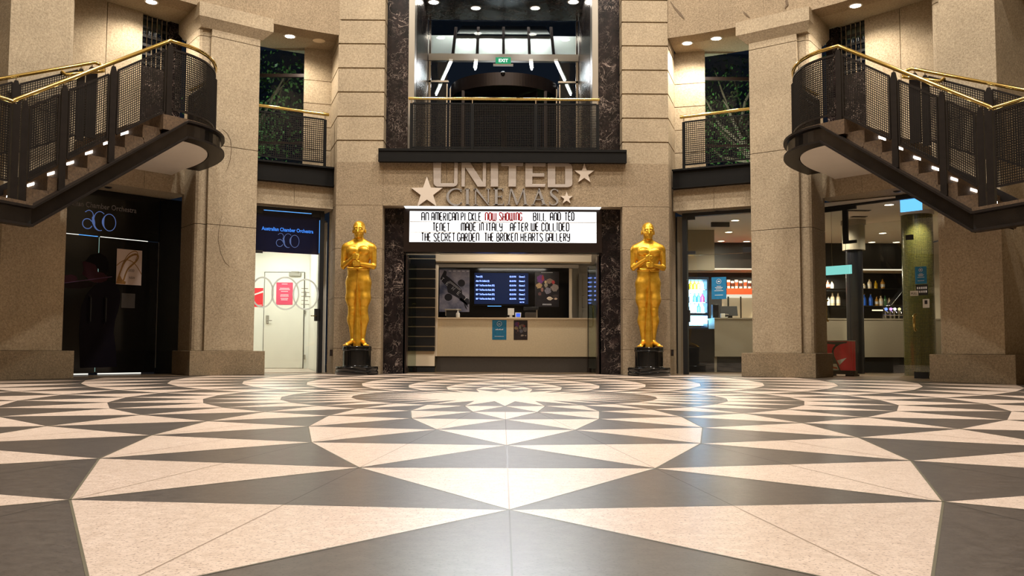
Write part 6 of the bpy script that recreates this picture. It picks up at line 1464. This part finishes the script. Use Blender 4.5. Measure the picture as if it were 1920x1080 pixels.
# ---- glazing of the small right bay
PS = -28; F = frame(PS); DS2 = 8.05; G = lambda x, y, d=DS2: at(x, y, PS, d)
g2 = sroot('door_8', F(0, DS2, 0)); ua, ub = G(1289.5, 560)[0], G(1412, 560)[0]; zt_ = G(1340, 403)[1]
mb = MB(F); a = G(1283, 560)[0]; mb.box(a-0.02, ua, DS2-0.03, DS2+0.05, 0, zt_+0.06); mb.box(ua, ub, DS2-0.03, DS2+0.05, zt_, zt_+0.06); mb.build('door_frame', 'black_matte', g2)
mb = MB(F); mb.box(ua, ub, DS2-0.006, DS2+0.006, 0.03, zt_-0.001); mb.build('glass_pane', 'clear_glass', g2)
mb = MB(F); mb.box(ua, G(1303, 410)[0], DS2-0.02, DS2+0.02, zt_-0.06, zt_-0.001); q = G(1303, 474)[1]; mb.box(ua, G(1304, 474)[0], DS2-0.02, DS2+0.02, q-0.02, q+0.03); q2 = G(1400, 470)[1]; mb.box(G(1393, 470)[0], ub, DS2-0.02, DS2+0.02, q2-0.03, q2+0.06); mb.build('patch_fitting', 'black_matte', g2)
mb = MB(F); (p, q), (p2, q2) = G(1290, 479.5), G(1393, 473.5); mb.box(p, p2, DS2-0.004, DS2+0.004, (q+q2)/2-0.006, (q+q2)/2+0.003); mb.build('pane_joint', 'chrome', g2)
(a, z1), (b, z0) = G(1283, 582), G(1294, 604); mb = MB(F); mb.box(ua, b, DS2-0.03, DS2+0.03, z0, z1); mb.build('lock_case', 'black_matte', g2)
r, ua, ub, zb, za, FF = bay_sheet('notice', 'deep blue notice on the small bar door glass beside the drinks fridge', 'notice', 1334, 520, 1362, 560.5, PS, DS2-0.008, 'paper_blue')
notice_print(r, ua, ub, zb, za, FF, DS2-0.013)
(a, z1), (b, z0) = atY(1334, 409, 8.6), atY(1368, 425, 8.6)
r = thing('exit_box', 'dark unlit sign box hanging inside the small bar door', 'sign', ((a+b)/2, 8.6, z0)); mb = MB(); mb.box(a, b, 8.6, 8.66, z0, z1); mb.build('case', 'black_matte', r); mb = MB(); mb.box((a+b)/2-0.02, (a+b)/2+0.02, 8.62, 8.64, z1, ZB); mb.build('hanger', 'black_matte', r)
# ================================================================== DOWNLIGHTS, TREES, SMALL FITTINGS
def downlight(x, y, z, r_, label, mat='lamp_white', lit=True, group='recessed downlights'):
    t_ = thing('downlight', label, 'light', (x, y, z-0.02), group)
    mb = MB()
    n = 28
    for i in range(n):
        a, b = 2*math.pi*i/n, 2*math.pi*(i+1)/n; P = lambda q, rr, zz: (x+rr*math.cos(q), y+rr*math.sin(q), zz)
        mb.hexa([P(a, r_, z-0.012), P(a, r_*1.28, z-0.008), P(b, r_*1.28, z-0.008), P(b, r_, z-0.012), P(a, r_, z-0.001), P(a, r_*1.28, z-0.001), P(b, r_*1.28, z-0.001), P(b, r_, z-0.001)])
    mb.build('trim_ring', 'paper_white' if lit else 'cream_trim', t_)
    mb = MB(); mb.lathe([(r_*0.98, z-0.008), (r_*0.98, z-0.002)], (x, y), 24); mb.build('lens', mat if lit else 'cream_trim', t_)
SOFF = [(543.5, 67.5, 1, 'lit downlight in the stone soffit over the small orchestra-side balcony'), (598, 76, 0, 'unlit round fitting beside the lit downlight over the orchestra-side balcony'), (284, 3, 1, 'lit downlight in the stone soffit above the orchestra-side stair landing'),
        (1288.5, 80.5, 1, 'lit downlight in the bar-side balcony soffit, next to the cinema pier'), (1343, 71.5, 1, 'lit downlight in the bar-side balcony soffit, next to the column capital'), (1604, 10, 1, 'lit downlight in the stone soffit above the bar-side stair landing')]
for x, y, lit, lb in SOFF:
    X, Y = atZ(x, y, Z_BEAM); downlight(X, Y, Z_BEAM+0.001, 0.085, lb, lit=bool(lit))
    if lit: LAMPS.append((X, Y, Z_BEAM-0.06))
for x, y, lb in ((892, 14.5, 'first'), (1003.5, 14.5, 'second')):
    X, Y = atZ(x, y, ZCE); downlight(X, Y, ZCE, 0.09, 'lit downlight in the dark upper hall ceiling near the glass, %s from the orchestra side' % lb)
for x, y, lb in ((813, 3.5, 'orchestra'), (1075, 3, 'bar')):
    X, Y = atZ(x, y, ZCE); downlight(X, Y, ZCE, 0.10, 'brightest downlight of the dark upper hall ceiling, at its %s side corner' % lb)
for i, (x, y) in enumerate(((1667, 383), (1655, 436.5), (1634.5, 453.5), (1680.5, 453.5))):
    X, Y = atZ(x, y, ZB); downlight(X, Y, ZB-0.001, 0.075, 'lit downlight in the bar ceiling seen through the big bar doors, %s from the glass' % ('first', 'second', 'third', 'fourth')[i], 'lamp_warm', True, 'bar ceiling downlights')
for i, (x, y) in enumerate(((1378.5, 412.5), (1366.5, 434.5), (1352, 451.5), (1400, 452))):
    X, Y = atZ(x, y, ZB); downlight(X, Y, ZB-0.001, 0.075, 'lit downlight in the bar ceiling seen through the small bar door, %s from the glass' % ('first', 'second', 'third', 'fourth')[i], 'lamp_warm', True, 'bar ceiling downlights')
for i, (x, y) in enumerate(((1608, 394.5), (1610.5, 406))):
    X, Y = atZ(x, y, ZB); r = thing('ceiling_grille', '%s slot grille in the bar ceiling near the glass' % ('long dark', 'short dark')[i], 'vent', (X, Y, ZB-0.02), 'bar ceiling grilles')
    mb = MB(); L = (0.22, 0.14)[i]; mb.box(X-L, X+L, Y-0.06, Y+0.06, ZB-0.008, ZB-0.001); mb.build('frame', 'black_matte', r); mb = MB(); mb.box(X-L+0.02, X+L-0.02, Y-0.04, Y+0.04, ZB-0.012, ZB-0.008); mb.build('slot', 'black_gloss', r)
# small sensors under the lintels
for phi, d, x, y, lb in ((49, 8.3, 203, 351, 'orchestra door'), (28, 7.95, 546.5, 392, 'small orchestra door'), (-28, 7.95, 1345.5, 396, 'small bar door'), (-49, 8.3, 1682, 358.5, 'bar door')):
    zz = 2.975 if abs(phi) == 49 else Z28L
    X, Y = atZ(x, y, zz); r = thing('door_sensor', 'small dark round sensor in the stone soffit over the '+lb, 'sensor', (X, Y, zz-0.02), 'door sensors'); mb = MB(); mb.lathe([(0.03, zz-0.02), (0.055, zz-0.008), (0.055, zz-0.001)], (X, Y), 16); mb.build('dome', 'black_matte', r, smooth=True); mb = MB(); mb.lathe([(0.06, zz-0.004), (0.06, zz-0.0005)], (X, Y), 16); mb.build('rim', 'bronze_dark', r)
for s, px_, lb in ((-1, 613, 'orchestra'), (1, 1270, 'bar')):
    X, Z = atY(px_, 661.5, 6.98); r = thing('wall_socket', 'small dark outlet low on the pier beside the golden statue, %s side' % lb, 'outlet', (s*2.96+OX, 7.05, Z-0.05), 'pier outlets')
    mb = MB(); mb.bar((s*2.975+OX, 7.02, Z-0.055), (s*2.975+OX, 7.02, Z+0.055), 0.05, 0.03); mb.build('plate', 'bronze_dark', r); mb = MB(); mb.box(s*2.985+OX-0.012, s*2.985+OX+0.012, 7.0, 7.006, Z-0.02, Z+0.02); mb.build('cover', 'black_matte', r)
# windows of the small galleries, with one cross bar
for n_, s in ((2, -1), (3, 1)):
    f = lambda x, y, z, s=s: (x*s, y, z); wz = ZF1
    w_ = sroot('window_%d' % n_, (s*4.3, 7.75, wz)); x0, x1 = 3.705, 5.3; zc = atY(526, 142, 7.72)[1]
    mb = MB(f); mb.box(x0, x1, 7.715, 7.725, wz, Z_BEAM-0.001); mb.build('pane', 'dark_glass', w_)
    mb = MB(f); mb.box(x0, x1, 7.69, 7.75, zc-0.03, zc+0.03); zz = atY(526, 268, 7.72)[1]; mb.box(x0, x1, 7.70, 7.75, zz-0.02, zz+0.02); mb.box(x0, x1, 7.69, 7.75, wz, wz+0.03); mb.build('window_frame', 'bronze_dark', w_)
# glazed grille beside the big gallery wall
for n_, s in ((4, 1), (5, -1)):
    g = frame(49, s); w_ = sroot('window_%d' % n_, g(0.8, 8.5, 5.1)); mb = MB(g); mb.box(0.555, 1.03, 8.50, 8.51, 5.1, Z_BEAM-0.001); mb.build('pane', 'dark_glass', w_)
    mb = MB(g)
    for i in range(5): u = 0.64+0.085*i; mb.box(u-0.008, u+0.008, 8.455, 8.485, 5.1, Z_BEAM-0.001)
    mb.build('bar', 'chrome', w_)
    mb = MB(g)
    for j in range(6): z = 5.16+0.15*j; mb.box(0.555, 1.03, 8.46, 8.49, z-0.022, z+0.022)
    mb.build('cross_bar', 'black_matte', w_)
# trees in the dark outside
def tree(x, y, z, h, w_, n, seed, label):
    q = random.Random(seed); t_ = thing('tree', label, 'tree', (x, y, z), 'trees outside the upper windows')
    mb = MB(); tips = []
    tr = [(x+q.uniform(-.1, .1)*k, y, z+h*0.5*k/4) for k in range(5)]; mb.tube(tr, [0.11, 0.10, 0.085, 0.07, 0.05], 8)
    for i in range(14):
        b = tr[q.randint(1, 4)]; e = (x+q.uniform(-w_, w_), y+q.uniform(-w_*.6, w_*.6), z+h*q.uniform(0.25, 1.0)); mid = tuple((b[k]+e[k])/2+q.uniform(-.15, .15) for k in range(3))
        mb.tube([b, mid, e], [0.045, 0.03, 0.012], 6); tips += [mid, e]
    mb.build('trunk', 'bark', t_, smooth=True)
    lf = MB()
    for i in range(n):
        c = q.choice(tips); p = Vector((c[0]+q.gauss(0, .28), c[1]+q.gauss(0, .25), max(z+0.15, min(z+h+0.1, c[2]+q.gauss(0, .25)))))
        a = Vector((q.uniform(-1, 1), q.uniform(-1, 1), q.uniform(-1, 1))).normalized(); b = a.orthogonal().normalized(); L = q.uniform(.05, .11)
        lf.add([tuple(p), tuple(p+a*L*.5+b*L*.3), tuple(p+a*L), tuple(p+a*L*.5-b*L*.3)], [(0, 1, 2, 3)])
    lf.build('crown', 'leaf', t_, fix=False)
tree(-5.4, 9.6, 3.66, 2.6, 1.2, 2400, 2, 'dark leafy tree outside the window of the orchestra-side gallery')
tree(5.2, 9.5, 3.66, 2.6, 1.2, 2600, 4, 'dark leafy tree outside the window of the bar-side gallery')
tree(0.5, 13.6, Z_SL1, 2.2, 1.0, 1500, 8, 'dark green tree outside behind the revolving door')
# ================================================================== LIGHTS
def area(name, loc, size, power, col=(1, 0.86, 0.7), aim=None, shape='DISK', spread=180, sizey=None):
    l = bpy.data.lights.new(name, 'AREA'); l.shape = shape; l.size = size; l.energy = power; l.color = col; l.spread = math.radians(spread)
    if sizey: l.shape = 'RECTANGLE'; l.size_y = sizey
    o = bpy.data.objects.new(name, l); COL.objects.link(o); o.location = loc
    d = (Vector(aim)-Vector(loc)) if aim is not None else Vector((0, 0, -1))
    o.rotation_euler = d.to_track_quat('-Z', 'Y').to_euler(); return o
def spot(name, loc, power, angle, col=(1, 0.86, 0.7), aim=None, blend=0.6, r=0.05):
    l = bpy.data.lights.new(name, 'SPOT'); l.energy = power; l.color = col; l.spot_size = math.radians(angle); l.spot_blend = blend; l.shadow_soft_size = r
    o = bpy.data.objects.new(name, l); COL.objects.link(o); o.location = loc
    d = (Vector(aim)-Vector(loc)) if aim is not None else Vector((0, 0, -1))
    o.rotation_euler = d.to_track_quat('-Z', 'Y').to_euler(); return o
WARM = (1.0, 0.95, 0.87); COOL = (0.93, 0.97, 1.0)
for i in range(6):
    a = math.radians(60*i+30); area('atrium_lamp', (4.0*math.sin(a), 4.0*math.cos(a), 13.1), 0.5, 590, WARM)
for X, Y, Z in LAMPS: spot('soffit_lamp', (X, Y, Z), 165, 155, (1.0, 0.90, 0.76), None, 0.7, 0.08)
# upper hall and canopy
for x, y in ((-0.9, 7.95), (0.0, 7.95), (0.9, 7.95)): area('hall_lamp', (x, y, ZCE-0.12), 0.35, 38, COOL, (0.0, -4.0, 0.0), 'DISK', 70)  # unseen lamps added to throw a pale reflection along the rotunda floor
for x, y in ((-0.5, 9.3), (0.5, 9.3)): spot('hall_lamp', (x, y, ZCE-0.05), 60, 120, COOL, None, 0.6, 0.08)
area('canopy_fill', (0, 12.3, 6.9), 1.5, 70, COOL, (0, 10.7, 6.9)); area('canopy_front_fill', (0, 10.3, 7.75), 2.4, 190, COOL, (0, 10.5, 6.5), 'DISK', 160, 0.1)  # added unseen fills that brighten the canopy
# foyer
area('foyer_lamp', (0.1, 8.05, 2.72), 0.5, 15, (1, 0.88, 0.70), None, 'DISK', 180, 0.2); area('foyer_rear_lamp', (0.2, 10.4, 2.36), 1.6, 26, (1, 0.9, 0.76), None, 'DISK', 180, 0.15)
# lobby
area('lobby_lamp', (-4.7, 9.2, 2.7), 0.9, 62, (1.0, 0.97, 0.92))
# bar
for x, y in ((4.6, 8.6), (6.0, 8.0), (7.6, 7.6), (6.6, 10.2), (8.4, 9.6), (4.8, 10.6)): spot('bar_lamp', (x, y, ZB-0.05), 125, 150, (1.0, 0.87, 0.68), None, 0.6, 0.07)
area('back_bar_lamp', (6.8, 12.0, 2.2), 2.2, 110, (1.0, 0.86, 0.66), None, 'DISK', 180, 0.2); area('popcorn_lamp', (4.9, 10.7, 2.86), 0.8, 70, (1.0, 0.86, 0.66), None, 'DISK', 180, 0.3)
# unseen fills added to light the leaves outside the windows
for x, y, z, p in ((-4.1, 8.0, 3.9, 90), (4.0, 8.0, 3.9, 220), (0.6, 12.0, 4.2, 60)): area('leaf_fill', (x, y, z), 0.3, p, (0.9, 1.0, 0.85), (x*1.3, y+1.5, z+1.1))
spot('column_lamp', (mcx-0.25, mcy-0.62, ZB-0.04), 110, 90, (1.0, 0.92, 0.6), (mcx-0.05, mcy-0.2, 1.6), 0.6, 0.05)
area('fridge_fill', ((fxa+fxb)/2, FY+0.03, (0.95+fz1)/2), fxb-fxa-0.12, 16, (0.7, 0.88, 1.0), ((fxa+fxb)/2, FY+1, (0.95+fz1)/2), 'DISK', 150, fz1-1.05)  # added behind the glass door so the bottles are lit from the front
